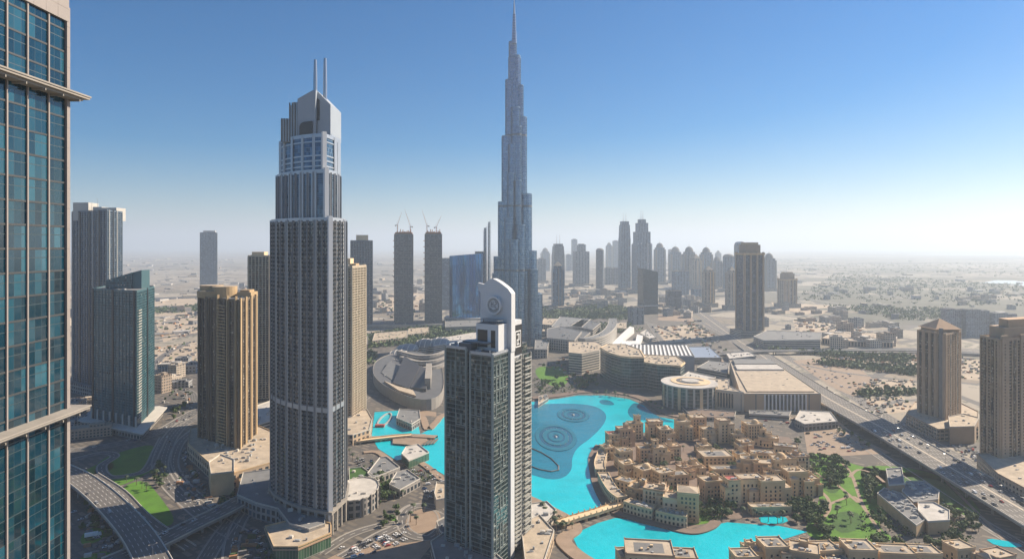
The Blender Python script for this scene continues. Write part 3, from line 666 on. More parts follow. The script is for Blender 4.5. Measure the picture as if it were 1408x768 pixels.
# every lobe is a rounded bay running up to its own setback; outline left and right as in the photograph
def xb(px): return (px-704)*cB[1]/F-cB[0]
lobes = [ # x, y offset, radius in px, top y
 (707.5, 0, 8.3, 80), (705, 5, 5.2, 57), (710.3, 4, 4.8, 76), (707, 0, 3.6, 20), (702, -1, 7.0, 111), (713.5, 0, 6.0, 118), (709, -9, 5.5, 150),
 (697.5, -1, 7.5, 188), (717, -1, 7.2, 162), (705, -10, 5, 200), (712, -11, 4.5, 176), (693, 0, 8.0, 278), (722.5, -1, 8.6, 267), (703, -14, 4.5, 240), (712, -16, 4.2, 250),
 (700, -19, 6, 300), (715, -19, 6, 310), (687, 2, 8.0, 353), (729, 1, 8.8, 345), (707, -24, 6, 330), (683.5, 3, 6.5, 376), (736.5, 0, 8.0, 404), (733, -9, 6, 370)]
for i, (x, yo, r, yt) in enumerate(lobes):
    mb = MB(); X = xb(x); rr = r*sB; zt = zb(yt); n = 20
    if i == 3:
        mb.prism(ell(rr, rr, X, yo*sB, n), zb(60), zt, poly1=ell(rr*.55, rr*.55, X, yo*sB, n)); o = mb.build('spire_shaft', [M['g_B']], T)
        mb = MB(); mb.cone(X, 0, rr*.5, .4, zb(22), 838, 10); mb.build('spire', M['steel'], T); continue
    p = ell(rr, rr, X, yo*sB, n); mb.prism(p, 0, zt, 0, 1); o = mb.build('lobe', [M['g_B'], M['steel']], T)
    mb = MB(); z = 20
    while z < zt-5:
        mb.prism(offset(p, .35), z, z+.8); z += 11.7
    mb.prism(offset(p, .8), zt-1.2, zt+1.4)
    for zz in (zb(285), zb(188), zb(372)):
        if zz < zt-8: mb.prism(offset(p, -.3), zz, zz+.1); mb.prism(offset(p, .45), zz, zz+4.2, 1)
    for k in range(n):
        a, b = p[k], p[(k+1) % n]
        mb.obox(a, ((b[0]-a[0])/math.hypot(b[0]-a[0], b[1]-a[1]), (b[1]-a[1])/math.hypot(b[0]-a[0], b[1]-a[1])), .5, .7, 0, zt, m=0)
    mb.build('floor_band', [M['needle_rib'], M['conc_dark']], o)

# ------------------------------------------------------------------ glass tower in the middle with the white crest
M['g_C'] = curtain('dark_green_glass', [(.004, .014, .018), (.014, .042, .05), (.12, .19, .19)], 1.6, 3.3, .07, .16, (.07, .08, .08), .05, metal=.25, jit=.09, blinds=.05)
M['c_white'] = plain('crest_white', (.62, .63, .64), .5, .04, .1)
C0 = (-14.3, 477.0); uA = Vector((-.803, .596)); uB = Vector((.447, .894)); LAc, LBc = 47.0, 67.0
def PC(a, b): v = uA*a+uB*b; return (v.x, v.y)
T = thing('residential_tower', 'dark glass tower in the centre with a white crest, round seal and balconies', 'tower', (*C0, 0))
foot = [PC(0, 0), PC(0, LBc), PC(LAc, LBc), PC(LAc, 0)]
# two shafts with a slot between
s1 = [PC(0, 0), PC(0, 26), PC(21, 26), PC(21, 0)]; s2 = [PC(26, 1.5), PC(26, 30), PC(LAc, 30), PC(LAc, 1.5)]
core = [PC(3, 6), PC(3, LBc-2), PC(LAc-4, LBc-2), PC(LAc-4, 6)]
mb = MB(); mb.prism(core, 0, 160.5, 0, 1); mb.build('core', [M['g_C'], M['roofd']], T)
for p, zt in ((s1, 160.0), (s2, 162.0)):
    mb = MB(); mb.prism(p, 0, zt, 0, 1); o = mb.build('shaft', [M['g_C'], M['roofd']], T)
    mb = MB(); grid(mb, p, 3, zt, 3.3, .22, .12, 10.6, .35, .25)
    # pale picture frames round every three storeys near the top
    P = ccw(p)
    for i in range(4):
        a, b = P[i], P[(i+1) % 4]; L = math.hypot(b[0]-a[0], b[1]-a[1]); d = ((b[0]-a[0])/L, (b[1]-a[1])/L)
        r = random.Random(i+int(zt))
        for q in range(int(L/5.25)):
            for k in range(14):
                if r.random() < (.75 if k > 11 else .38):
                    z = zt-9.9*(k+1) if k else zt-9.9; z = zt-9.9*(14-k) if False else 14.5+9.9*k
                    t0 = q*5.25+.5
                    mb.obox((a[0]+d[0]*t0, a[1]+d[1]*t0), d, 4.6, .62, z, z+.5); mb.obox((a[0]+d[0]*t0, a[1]+d[1]*t0), d, .45, .66, z+.5, z+9.0); mb.obox((a[0]+d[0]*(t0+4.15), a[1]+d[1]*(t0+4.15)), d, .45, .66, z+.5, z+9.0)
    for q in P: mb.prism(rect(1.5, 1.5, q[0], q[1], .4), 0, zt+.5)
    mb.build('facade_frame', M['c_frame'] if 'c_frame' in M else M['conc_dark'], o)
    mb = MB(); mb.prism(offset(p, .5), zt-.9, zt+.2); mb.parapet(offset(p, .3), zt+.2, zt+1.3, .35); mb.build('roof_edge', M['silver'], o)
    units(o, p, zt+.25, 9, 11, 3)
# white blade: runs the full height on the side and rises into the crest
def slabA(mb, pts, b0, b1, m=0):
    """outline given in (a, z), thickness along B"""
    n = len(pts); ar = sum(pts[i][0]*pts[(i+1) % n][1]-pts[(i+1) % n][0]*pts[i][1] for i in range(n))
    if ar > 0: pts = pts[::-1]
    f = [(*PC(a, b0), z) for a, z in pts]; g = [(*PC(a, b1), z) for a, z in pts]
    mb.face(f, m, [(a, z) for a, z in pts]); mb.face(g[::-1], m, [(a, z) for a, z in pts[::-1]])
    for i in range(n): j = (i+1) % n; mb.face([f[j], f[i], g[i], g[j]], m)
mb = MB(); slabA(mb, [(-1.6, 0), (-1.6, 158), (-2.2, 158.5), (-2.2, 203), (1, 206.5), (5, 209), (9, 211.2), (13, 213), (16, 214), (19, 213.6), (24.3, 210), (24.3, 158), (6, 158), (6, 0)], 27.0, 33.5); mb.build('crest_blade', M['c_white'], T)
mb = MB(); slabA(mb, [(24.35, 158), (24.35, 208.5), (33, 210), (33, 204.5), (30.5, 202), (30.5, 158)], 30.5, 33.0); mb.build('crest_wing', M['c_white'], T)
mb = MB(); slabA(mb, [(24.6, 160), (24.6, 182), (27.5, 182), (27.5, 160)], 30.0, 30.6); mb.build('dark_slot', M['blackpanel'], T)  # black panel put in for the shadow strip beside the blade
# round seal standing off the blade
def discA(name, a, z, r, b0, b1, mat, par, n=40, r_in=None):
    mb = MB(); pts = [(a+r*math.cos(2*math.pi*i/n), z+r*math.sin(2*math.pi*i/n)) for i in range(n)]
    if r_in is None: slabA(mb, pts, b0, b1)
    else:
        q = [(a+r_in*math.cos(2*math.pi*i/n), z+r_in*math.sin(2*math.pi*i/n)) for i in range(n)]
        for i in range(n):
            j = (i+1) % n; f = lambda s, b: (*PC(s[0], b), s[1])
            mb.face([f(pts[i], b0), f(q[i], b0), f(q[j], b0), f(pts[j], b0)]); mb.face([f(pts[j], b0), f(pts[j], b1), f(pts[i], b1), f(pts[i], b0)]); mb.face([f(q[i], b0), f(q[i], b1), f(q[j], b1), f(q[j], b0)])
    return mb.build(name, mat, par)
seal = discA('seal', 13.4, 193.5, 7.0, 24.2, 26.9, M['c_white'], T)
discA('seal_rim', 13.4, 193.5, 7.0, 23.8, 24.25, M['white'], seal, r_in=6.0)
discA('seal_ring', 13.4, 193.5, 4.9, 23.9, 24.25, M['concrete'], seal, r_in=4.5)
mb = MB()                               # raised strokes of the emblem: central letters, wreath ticks and a curl below
def stroke(mb, pts, wd, b0, b1):
    for (a0, z0), (a1, z1) in zip(pts, pts[1:]):
        L = math.hypot(a1-a0, z1-z0) or 1; nx, nz = -(z1-z0)/L*wd/2, (a1-a0)/L*wd/2
        slabA(mb, [(a0+nx, z0+nz), (a0-nx, z0-nz), (a1-nx, z1-nz), (a1+nx, z1+nz)], b0, b1)
for pts in [[(a-6.1, z) for a, z in q] for q in ([(21.8, 196.5), (21.8, 192)], [(21.8, 194.4), (20, 194.4)], [(20, 196.5), (20, 192)], [(18.4, 196.4), (17, 196.4), (16.8, 194.4), (18.2, 194.2), (18.2, 192), (16.8, 192)], [(22.8, 191.2), (21, 190), (19.5, 189.6), (18, 190), (16.2, 191.2)], [(22, 197.6), (19.5, 198.2), (17, 197.6)])]: stroke(mb, pts, .42, 23.9, 24.3)
for k in range(28):
    a = k*2*math.pi/28; stroke(mb, [(13.4+5.2*math.cos(a), 193.5+5.2*math.sin(a)), (13.4+5.7*math.cos(a), 193.5+5.7*math.sin(a))], .3, 23.92, 24.3)
mb.build('emblem', M['conc_dark'], seal)
# white penthouse in front of the crest, sign tower behind the blade
ph = [PC(1.5, 12), PC(1.5, 27), PC(23, 27), PC(23, 12)]
mb = MB(); mb.prism(ph, 160, 180.5, 0, 1); o = mb.build('penthouse', [M['c_white'], M['roofd']], T)
for (a0, a1) in ((12, 21.5), (4.5, 8.5)):
    mb = MB(); slabA(mb, [(a0, 163), (a0, 176), (a1, 176), (a1, 163)], 11.75, 12.1); mb.build('window', M['pane'], o)
mb = MB()
for q in range(0, 22, 2):
    x = PC(2+q, 13); mb.tube((*x, 180.4), (*x, 183.2), .12, n=4)
    x2 = PC(2+q, 25); mb.tube((*x2, 180.4), (*x2, 183.2), .12, n=4); mb.tube((*x, 183.1), (*x2, 183.1), .12, n=4)
for b in (13, 17, 21, 25): mb.tube((*PC(2, b), 183.2), (*PC(22, b), 183.2), .15, n=4)
mb.build('roof_frame', M['plant'], T)
mb = MB(); mb.prism([PC(22, 2), PC(22, 20), PC(34, 20), PC(34, 2)], 160, 166, 0, 1); mb.prism([PC(8, 5), PC(8, 13), PC(32, 13), PC(32, 5)], 166.01, 167.2, 0, 1); mb.build('plant_room', [M['roofd'], M['plant']], T)
sg = [PC(.5, 34), PC(.5, 50), PC(14, 50), PC(14, 34)]
mb = MB(); mb.prism(sg, 150, 181, 0, 1); o = mb.build('sign_tower', [M['c_white'], M['c_white']], T)
def sideB(mb, b0, b1, z0, z1, o0, o1, m=0): mb.prism([PC(-o0, b0), PC(-o1, b0), PC(-o1, b1), PC(-o0, b1)], z0, z1, m)
mb = MB(); sideB(mb, 34.3, 49.7, 154, 177.5, -.45, .1); sp = mb.build('sign_panel', M['blackpanel'], o)
mb = MB()                               # the white glyph on the sign
for (b0, b1, z0, z1) in ((37.5, 38.3, 160, 173), (46.4, 47.2, 160, 173), (38.3, 46.4, 160, 160.9), (38.3, 46.4, 172.1, 173), (40, 44.8, 169.6, 170.5), (44, 44.8, 166.2, 169.6), (40, 44.8, 165.3, 166.2), (40, 40.8, 162, 165.3), (40.8, 44.8, 162, 162.8), (42.2, 42.9, 162.8, 171), ): sideB(mb, b0, b1, z0, z1, .1, .28)
mb.build('sign_glyph', M['white'], sp)
# side wing with balconies behind the blade
wing = [PC(.5, 33.6), PC(.5, 66.5), PC(20, 66.5), PC(20, 33.6)]
mb = MB(); mb.prism(wing, 0, 152, 0, 1); wg = mb.build('wing', [M['g_C'], M['roofd']], T)
M['offwhite'] = plain('balcony_white', (.33, .33, .31), .7, .08, .3)
for k in range(45):
    z = 6+k*3.25; mb = MB(); s = k % 2
    sideB(mb, 35.5, 45.0, z, z+.3, -.6, 1.7); sideB(mb, 35.5, 45, z+.31, z+1.25, 1.5, 1.7)
    sideB(mb, 35.5, 35.8, z+.31, z+1.25, -.45, 1.49); sideB(mb, 44.7, 45, z+.31, z+1.25, -.45, 1.49)
    mb.build('balcony', M['offwhite'], wg)
    mb = MB(); sideB(mb, 52.0, 64, z+.9*s, z+.3+.9*s, -.6, 2.2); sideB(mb, 52, 64, z+.31+.9*s, z+1.15+.9*s, 2.0, 2.2)
    sideB(mb, 52.0, 52.3, z+.31, z+1.2, -.45, 1.99); sideB(mb, 63.7, 64, z+.31, z+1.2, -.45, 1.99); mb.build('balcony', M['offwhite'], wg)
mb = MB()
for b in (47.0, 50.3, 65.6): sideB(mb, b, b+.9, 0, 153, -.6, .6)
for k in range(30): sideB(mb, 47.9, 50.3, 8+k*4.9, 8+k*4.9+.6, -.6, .35)
mb.build('wall_frame', M['offwhite'], wg)
t, p = block('podium_building', 'low pale roofed podium in front of the crested glass tower', 'podium', GP([(600, 800), (592, 766), (612, 752), (640, 745), (700, 800)]), 12, M['w_grey'], M['roofg'], 21, 14)
t, p = block('podium_building', 'beige roofed podium at the right foot of the crested tower', 'podium', GP([(722, 790), (716, 735), (742, 722), (762, 745), (748, 790)]), 9, M['w_beige'], M['roofb'], 22, 8)
t, p = block('pavilion', 'cream waterside pavilion between the crested tower and promenade', 'pavilion', GP([(731, 735), (730, 703), (752, 700), (765, 712), (752, 728)]), 7, M['w_strip'], M['roofl'], 23, 3)

# ------------------------------------------------------------------ towers with real floor bands and piers
def tower(name, label, poly, h, glass, gridm, fh=3.5, bh=.9, bd=.3, bay=6, pw=.8, pd=.5, seed=0, crown=None, roof=None, group=None, tiers=None, clut=10):
    poly = ccw(poly); c = centre(poly); t = thing(name, label, 'tower', (*c, 0), group=group); p = loc_(poly, c)
    for i, (k, z0, z1) in enumerate(tiers or [(1, 0, h)]):
        q = scale_poly(p, k, (0, 0)); mb = MB(); mb.prism(q, z0, z1, 0, 1); o = mb.build('shaft', [glass, roof or M['roofg']], t)
        mb = MB(); grid(mb, q, z0+(5 if not i else 0), z1, fh, bh, bd, bay, pw, pd); mb.build('facade_grid', gridm, o)
        mb = MB(); mb.parapet(offset(q, bd+.1), z1-1, z1+1.5, .5); mb.build('parapet', gridm, o)
    units(t, scale_poly(p, (tiers or [(1,)])[-1][0], (0, 0)), h, clut, seed, 5)
    return t, p, c
M['g_dark'] = curtain('dark_blue_glass', [(.008, .022, .045), (.02, .05, .09), (.08, .14, .20)], 1.8, 3.5, .05, .08, (.05, .06, .07), .08, jit=.03, blinds=.08)
M['g_teal'] = curtain('teal_glass', [(.006, .035, .05), (.02, .09, .12), (.08, .22, .26)], 2.0, 3.4, .05, .12, (.06, .12, .13), .07, jit=.025, blinds=.03)
M['g_brown'] = curtain('bronze_glass', [(.006, .006, .007), (.018, .018, .018), (.10, .085, .07)], 1.8, 3.5, .05, .1, (.08, .06, .05), .1, jit=.03, blinds=.12)
# dark tower behind, at far left, pale crown blocks
p = quad3((99, 536), (147, 548), (168, 536)); c = centre(p); hh = zat(292, c[1])
t, q, c = tower('apartment_tower', 'tall dark blue apartment tower with pale crown blocks at left', p, hh, M['g_dark'], M['grid_grey'], 3.6, .8, .4, 9, 1.6, .8, 31)
for k, (x0, x1, zt) in enumerate(((107, 128, 279), (134, 146, 285), (146, 166, 286))):
    mb = MB(); X0, X1 = (x0-704)*c[1]/F-c[0], (x1-704)*c[1]/F-c[0]; mb.box(X0, X1, -12, 14, hh-14, zat(zt, c[1])); mb.build('crown_block', M['grid_pale'], t)
for x in (118, 134): mb = MB(); mb.cone((x-704)*c[1]/F-c[0], 0, .5, .2, hh, zat(272 if x == 134 else 276, c[1]), 6); mb.build('antenna', M['steel'], t)
mb = MB(); mb.prism(scale_poly(q, 1.35, (0, 0)), -.4, 16, 0, 1); mb.build('podium', [M['w_grey'], M['roofg']], t)
# proud dark strips on that tower, coloured in for its shaded recess slots
t2, p2 = None, None
def face_strips(t, q, h, fr, wd, mat, nm='dark_strip', pr=1.1, z0=8):
    i0 = min(range(4), key=lambda i: q[i][1])
    for (a, b), fs in (((q[i0-1], q[i0]), fr[0]), ((q[i0], q[(i0+1) % 4]), fr[1])):
        L = math.hypot(b[0]-a[0], b[1]-a[1]); d = ((b[0]-a[0])/L, (b[1]-a[1])/L)
        for f in fs: mb = MB(); mb.obox((a[0]+d[0]*L*f, a[1]+d[1]*L*f), d, wd, pr, z0, h+1.6); mb.build(nm, mat, t)
face_strips(t, q, hh, ((.22, .5, .78), (.35,)), 4.5, M['blackpanel'])
face_strips(t, q, hh, ((.02, .62), (.1, .6)), 1.6, M['grid_pale'], 'pilaster', 1.3)
# teal tower with slanted top
p = quad3((127, 585), (188, 598), (212, 572)); c = centre(p); hh = zat(396, c[1])
t, q, c = tower('glass_tower', 'teal glass tower with a slanted dark roof screen beside the flyovers', p, hh, M['g_teal'], M['grid_teal'], 3.5, .55, .3, 7, .8, .5, 32)
face_strips(t, q, hh, ((.0, .46, .93), (.55,)), 3.6, M['blackpanel'], pr=.9)  # dark strips take the place of shaded recesses
X = lambda px: (px-704)*c[1]/F-c[0]
mb = MB(); slab_yz(mb, [(X(150), hh-6), (X(150), zat(385, c[1])), (X(186), zat(374, c[1])), (X(186), hh-6)], -8, 16); slab_yz(mb, [(X(186.1), hh-6), (X(186.1), zat(374, c[1])), (X(198), zat(371, c[1])), (X(198), hh-6)], -6, 14, 1); mb.build('roof_screen', [M['g_teal'], M['grid_teal']], t)
for k in range(40):
    mb = MB(); z = 20+k*3.5
    i0 = min(range(4), key=lambda i: q[i][1]); a = q[i0]; b = q[(i0+1) % 4]; L = math.hypot(b[0]-a[0], b[1]-a[1]); d = ((b[0]-a[0])/L, (b[1]-a[1])/L)
    if z > hh-4: break
    mb.obox((a[0]+d[0]*2, a[1]+d[1]*2), d, 16, 1.9, z, z+.3); mb.obox((a[0]+d[0]*2, a[1]+d[1]*2), d, 16, 2.0, z+.31, z+1.2, inn=-1.8); mb.build('balcony', M['grid_pale'], t)
mb = MB(); e = scale_poly(q, 1.45, (0, 0)); mb.prism(e, 9, 10.2); mb.build('canopy', M['conc_light'], t)
mb = MB(); mb.prism(scale_poly(q, 1.3, (0, 0)), -.4, 8.9, 0, 1); mb.build('podium', [M['w_grey'], M['roofg']], t)
for k in range(8):
    a = q[(i0-1) % 4]; b = q[i0]; mb = MB(); f = k/7; mb.box(a[0]+(b[0]-a[0])*f-1, a[0]+(b[0]-a[0])*f+1, a[1]+(b[1]-a[1])*f-2.6, a[1]+(b[1]-a[1])*f-1, 10.2, 24); mb.build('column', M['grid_pale'], t)
# slim far tower
M['f_blue'] = punched('far_blue_facade', (.20, .25, .30), (.06, .09, .12), 4, 4, .15, .85, .3, .9)
t, q, c = tower('office_tower', 'slim pale blue tower standing alone beyond the golden tower', rect(68, 60, *G(287, 408), .35), zat(320, G(287, 408)[1]), M['f_blue'], M['grid_grey'], 8, .7, .4, 12, 1.2, .8, 33)
mb = MB(); mb.prism(rect(50, 46, 4, 0, .35), zat(320, c[1]), zat(317, c[1])); mb.build('crown_block', M['grid_pale'], t)
# golden tower
p = quad3((273, 618), (329, 636), (353, 612)); c = centre(p); hh = zat(408, c[1])
t, q, c = tower('apartment_tower', 'golden beige apartment tower with drum shaped rooftop, left of the stepped tower', p, hh, M['g_brown'], M['gold_grid'], 3.5, .4, .3, 9.5, 1.5, 1.0, 34)
X = lambda px: (px-704)*c[1]/F-c[0]; Zc = lambda y: zat(y, c[1])
mb = MB(); mb.prism(ell(17, 15, X(293), -2, 24), hh, Zc(399), 0, 1); mb.build('roof_drum', [M['gold'], M['roofb']], t)
mb = MB(); mb.prism(ell(13, 13, X(289), 4, 24), Zc(399), Zc(392), 0, 1); mb.build('roof_drum', [M['gold'], M['roofb']], t)
mb = MB(); mb.prism(ell(14, 14, X(310), -2, 24), hh, Zc(393), 0, 1); mb.build('roof_drum', [M['gold'], M['roofb']], t)
mb = MB(); mb.box(X(330), X(349), -9, 12, hh, Zc(401)); mb.build('roof_block', M['gold'], t)
mb = MB(); mb.box(X(333), X(346), -6, 8, Zc(401)-.1, Zc(398)); mb.build('roof_block', M['gold'], t)
i0 = min(range(4), key=lambda i: q[i][1]); a, b, cc = q[i0-1], q[i0], q[(i0+1) % 4]; L = math.hypot(b[0]-a[0], b[1]-a[1]); d = ((b[0]-a[0])/L, (b[1]-a[1])/L)
for k in range(54):
    z = 14+k*3.5
    if z > hh-6: break
    mb = MB(); s = (a[0]+d[0]*L*.52, a[1]+d[1]*L*.52); mb.obox(s, d, L*.19, 2.6, z, z+.35); mb.obox(s, d, L*.19, 2.7, z+.36, z+1.3, inn=-2.5); mb.build('balcony', M['gold'], t)
for f in (.02, .28, .5, .73, .93):
    mb = MB(); s = (a[0]+d[0]*L*f, a[1]+d[1]*L*f); mb.obox(s, d, 1.8, 2.2, 0, hh+(5 if f > .4 else 1)); mb.build('pilaster', M['gold'] if f > .4 else M['gold_grid'], t)  # left pilasters get the shaded tone of the same stone
L2 = math.hypot(cc[0]-b[0], cc[1]-b[1]); d2 = ((cc[0]-b[0])/L2, (cc[1]-b[1])/L2)
for f in (.0, .3, .6, .9): mb = MB(); mb.obox((b[0]+d2[0]*L2*f, b[1]+d2[1]*L2*f), d2, 4.2, 1.6, 0, hh+3); mb.build('pilaster', M['gold'], t)
t, p = block('podium_building', 'beige arcaded podium building at the foot of the golden tower', 'podium', GP([(258, 628), (286, 655), (318, 672), (376, 655), (378, 612), (352, 600), (300, 596), (262, 605)]), 15, M['w_beige'], M['roofb'], 35, 70, wp=M['sandstone'])
t, p = block('beige_block', 'plain windowless beige block in front of the golden tower podium', 'building', GP([(287, 664), (290, 682), (322, 678), (322, 660), (303, 652)]), 21, M['sandstone'], M['roofb'], 36, 2)
# pale tower behind stepped tower at left; its twin at right
p = rect(30, 40, *G(357, 548), .3)
t, q, c = tower('apartment_tower', 'cream apartment tower partly hidden behind the stepped tower on its left', p, zat(352, G(357, 548)[1]), M['g_brown'], M['creamd'], 3.5, .7, .5, 5.2, 1.2, 1.0, 37)
mb = MB(); mb.box(-9, 10, -8, 8, zat(352, c[1]), zat(346, c[1])); mb.build('roof_block', M['sandstone2'], t)
t, p = block('low_building', 'banded pale low building behind the golden tower', 'building', GP([(345, 600), (345, 572), (378, 560), (380, 590)]), 12, M['w_strip'], M['roofl'], 38, 8)
p = [G(468, 583), G(484, 585), G(503, 572), G(500, 560), G(470, 560)]; hh = zat(366, G(485, 578)[1])
t, q, c = tower('apartment_tower', 'cream apartment tower partly hidden behind the stepped tower on its right', p, hh, M['g_brown'], M['creamd'], 3.4, .8, .6, 5.4, 1.5, 1.0, 39)
mb = MB(); mb.box((471-704)*c[1]/F-c[0], (484-704)*c[1]/F-c[0], -10, 10, hh-1, zat(355, c[1])); mb.build('roof_block', M['sandstone2'], t)
mb = MB(); mb.box((484.2-704)*c[1]/F-c[0], (492-704)*c[1]/F-c[0], -12, 8, hh-1, zat(362, c[1])); mb.build('roof_block', M['gold'], t)
t, p = block('podium_building', 'cream arcaded podium by the lagoon bridge', 'podium', GP([(462, 612), (462, 580), (505, 575), (512, 588), (508, 604), (485, 612)]), 12, M['w_beige'], M['roofb'], 40, 8)
# slab tower and the two topped by cranes
p = rect(62, 52, *G(497, 449), .25); Yc = centre(p)[1]
t, q, c = tower('office_tower', 'dark slab tower with a beige roof block left of the unfinished towers', p, zat(331, Yc), M['f_slab'] if 'f_slab' in M else M['g_dark'], M['grid_grey'], 7, .8, .3, 8, 1.4, .8, 41)
mb = MB(); mb.prism(rect(34, 30, 2, 0, .25), zat(331, Yc), zat(323, Yc)); mb.build('roof_block', M['sandstone2'], t)
M['f_con'] = punched('unfinished_facade', (.25, .24, .235), (.05, .06, .07), 3.5, 3.8, .1, .9, .3, .95)
for i, (px0, px1, lab, cr_) in enumerate(((540, 567.5, 'left one of two unfinished towers crowned with cranes and orange formwork', ((545, 311, 551, 293), (563, 313, 555, 289))), (582, 607.5, 'right one of two unfinished towers crowned with cranes and orange formwork', ((586, 312, 579, 290), (599, 314, 606, 298))))):
    X0, Y0 = G((px0+px1)/2, 448); Wd = (px1-px0)*Y0/F; p = rect(Wd*.88, Wd*.8, X0, Y0+20, .12)
    t, q, c = tower('unfinished_tower', lab, p, zat(322, Y0), M['f_con'], M['conc_dark'], 7.6, .9, .9, 12, 2.2, 1.6, 43+i, group='unfinished towers', roof=M['rust'])
    mb = MB(); z = zat(322, Y0); mb.prism(scale_poly(q, .96, (0, 0)), z+.01, z+6); clutter(mb, q, z+6, 14, 50+i, big=9)
    for k in range(10): a = k/10*2*math.pi; mb.box(q[0][0]*.9*math.cos(a)-1, q[0][0]*.9*math.cos(a)+1, q[0][1]*.9*math.sin(a)-1, q[0][1]*.9*math.sin(a)+1, z+6.01, z+9+3*(k % 3))
    mb.build('formwork', M['rust'], t)
    for k in range(8): mb = MB(); mb.box(-Wd*.52, -Wd*.44, -9, 9, z-20-k*18, z-18-k*18); mb.build('loading_deck', M['rust'], t)
    for (bx, by, tx, ty) in cr_:
        Xc = (bx-704)*Y0/F; g = thing('tower_crane', f'luffing crane with jib leaning {"left" if tx < bx else "right"} on the {"left" if i == 0 else "right"} unfinished tower', 'crane', (Xc, Y0+18, z+4))
        zt = zat(by, Y0)-z-4+4; mb = MB()
        for s in ((-.9, -.9), (.9, -.9), (.9, .9), (-.9, .9)): mb.tube((*s, 0), (*s, zt), .35, n=4)
        for k in range(5): mb.tube((-.9, -.9, zt*k/5), (.9, .9, zt*(k+1)/5), .25, n=4); mb.tube((.9, -.9, zt*k/5), (-.9, .9, zt*(k+1)/5), .25, n=4)
        mb.build('mast', M['crane'], g)
        dx = (tx-bx)*Y0/F; dz = (by-ty)*Y0/F; mb = MB(); mb.tube((0, -.8, zt), (dx, 0, zt+dz), .55, .3, n=4); mb.tube((0, .8, zt), (dx, 0, zt+dz), .55, .3, n=4); mb.build('jib', M['crane'], g)
        sgn = 1 if dx < 0 else -1; mb = MB(); mb.box(min(0, sgn*7), max(0, sgn*7), -1.4, 1.4, zt-.8, zt+.8); mb.box(min(sgn*4, sgn*7), max(sgn*4, sgn*7), -1.6, 1.6, zt-3, zt-.81); mb.build('counterweight', M['conc_dark'], g)
        mb = MB(); mb.box(-sgn*3.2 if sgn > 0 else .9, -.9 if sgn > 0 else 3.2, -1.2, 1.2, zt-3.2, zt-.9); mb.build('cab', M['white'], g)
        mb = MB(); mb.tube((sgn*2, 0, zt), (sgn*1, 0, zt+9), .3, n=4); mb.tube((sgn*1, 0, zt+9), (dx*.8, 0, zt+dz*.8), .14, n=3); mb.build('pendant', M['crane'], g)
# blue curved glass block
M['g_blue'] = curtain('bright_blue_glass', [(.03, .16, .42), (.05, .26, .62), (.10, .40, .85)], 9, 60, .14, .01, (.02, .06, .14), .08, metal=.9, jit=.02)
X0, Y0 = G(641, 445); Wd = 45*Y0/F; arc = [(-Wd/2+Wd*k/10, -14-10*math.sin(math.pi*k/10)) for k in range(11)]+[(Wd/2, 30), (-Wd/2, 30)]
t = thing('glass_block', 'curved bright blue glass office block left of the twin blades', 'building', (X0, Y0, 0)); za_ = zat(349, Y0)
mb = MB(); cw = ccw(arc); mb.prism(cw, 20, za_, 0, 1, ztop=[za_-6+8*(q[0]+Wd/2)/Wd for q in cw]); mb.build('glass_facade', [M['g_blue'], M['roofd']], t)
mb = MB(); mb.prism(offset(arc, 14), -.4, 19, 0, 1); mb.prism(offset(arc, 16), 19.01, 20.5, 1); mb.build('podium', [M['w_strip'], M['roofl']], t)
t, p = block('office_building', 'dark narrow office block right behind the blue glass block', 'building', rect(30, 40, *G(660, 440)), zat(346, G(660, 440)[1]), M['g_dark'], M['roofd'], 60, 5)
t, p = block('office_building', 'faint grey rounded office block seen between the unfinished towers and blue glass', 'building', rect(40, 40, *G(612, 425)), zat(355, G(612, 425)[1]), M['f_blue'], M['roofg'], 61, 2)
for i, (px_, w_, yt, yb) in enumerate(((667, 3.8, 313, 440), (672.6, 3.2, 305, 440))):
    X0, Y0 = G(px_, yb); wd = w_*Y0/F
    t = thing('blade_tower', ('shorter broader' if i == 0 else 'taller thinner')+' of the two slim pale blades beside the needle tower', 'tower', (X0, Y0, 0), group='slim twin blades')
    mb = MB(); zt = zat(yt, Y0); mb.prism(ell(wd/2, wd, n=14), 0, zt, 0, poly1=ell(wd*.42, wd*.8, n=14)); mb.build('shaft', [M['f_blue']], t)
    mb = MB(); mb.box(-wd*.62, -wd*.5, -2, 2, 0, zt-8); mb.box(wd*.5, wd*.62, -2, 2, 0, zt+4); mb.build('edge_fin', M['silver'], t)

# ------------------------------------------------------------------ right hand beige towers
M['taupe_grid'] = M['taupe']
def beige_tower(poly, hh, label, seed, notch=True):
    return tower('apartment_tower', label, poly, hh, M['g_brown'], M['taupe'], 3.3, .8, .35, 6.4, 2.2, .8, seed, roof=M['roofb'])
p = quad3((1262, 580), (1300, 592), (1321, 582)); c = centre(p); Y0 = c[1]; hh = zat(455, Y0)
t, q, c = beige_tower(p, hh, 'taupe apartment tower with pyramid roof beside the raised highway', 70)
X = lambda px: (px-704)*c[1]/F-c[0]
mb = MB(); mb.box(X(1276), X(1308), -15, 15, hh, zat(450, Y0)); mb.build('crown_block', M['taupe'], t)
mb = MB(); mb.prism(rect((1308-1274)*Y0/F, 36, X(1292), 0), zat(450, Y0), zat(438, Y0), poly1=rect(2.5, 2, X(1292), 0)); mb.prism(rect((1308-1273)*Y0/F+1.5, 38, X(1292), 0), zat(450, Y0)-.6, zat(450, Y0)-.01); mb.build('roof', M['sandstone3'], t)
i0 = min(range(4), key=lambda i: q[i][1]); a, b = q[i0-1], q[i0]; L = math.hypot(b[0]-a[0], b[1]-a[1]); d = ((b[0]-a[0])/L, (b[1]-a[1])/L)
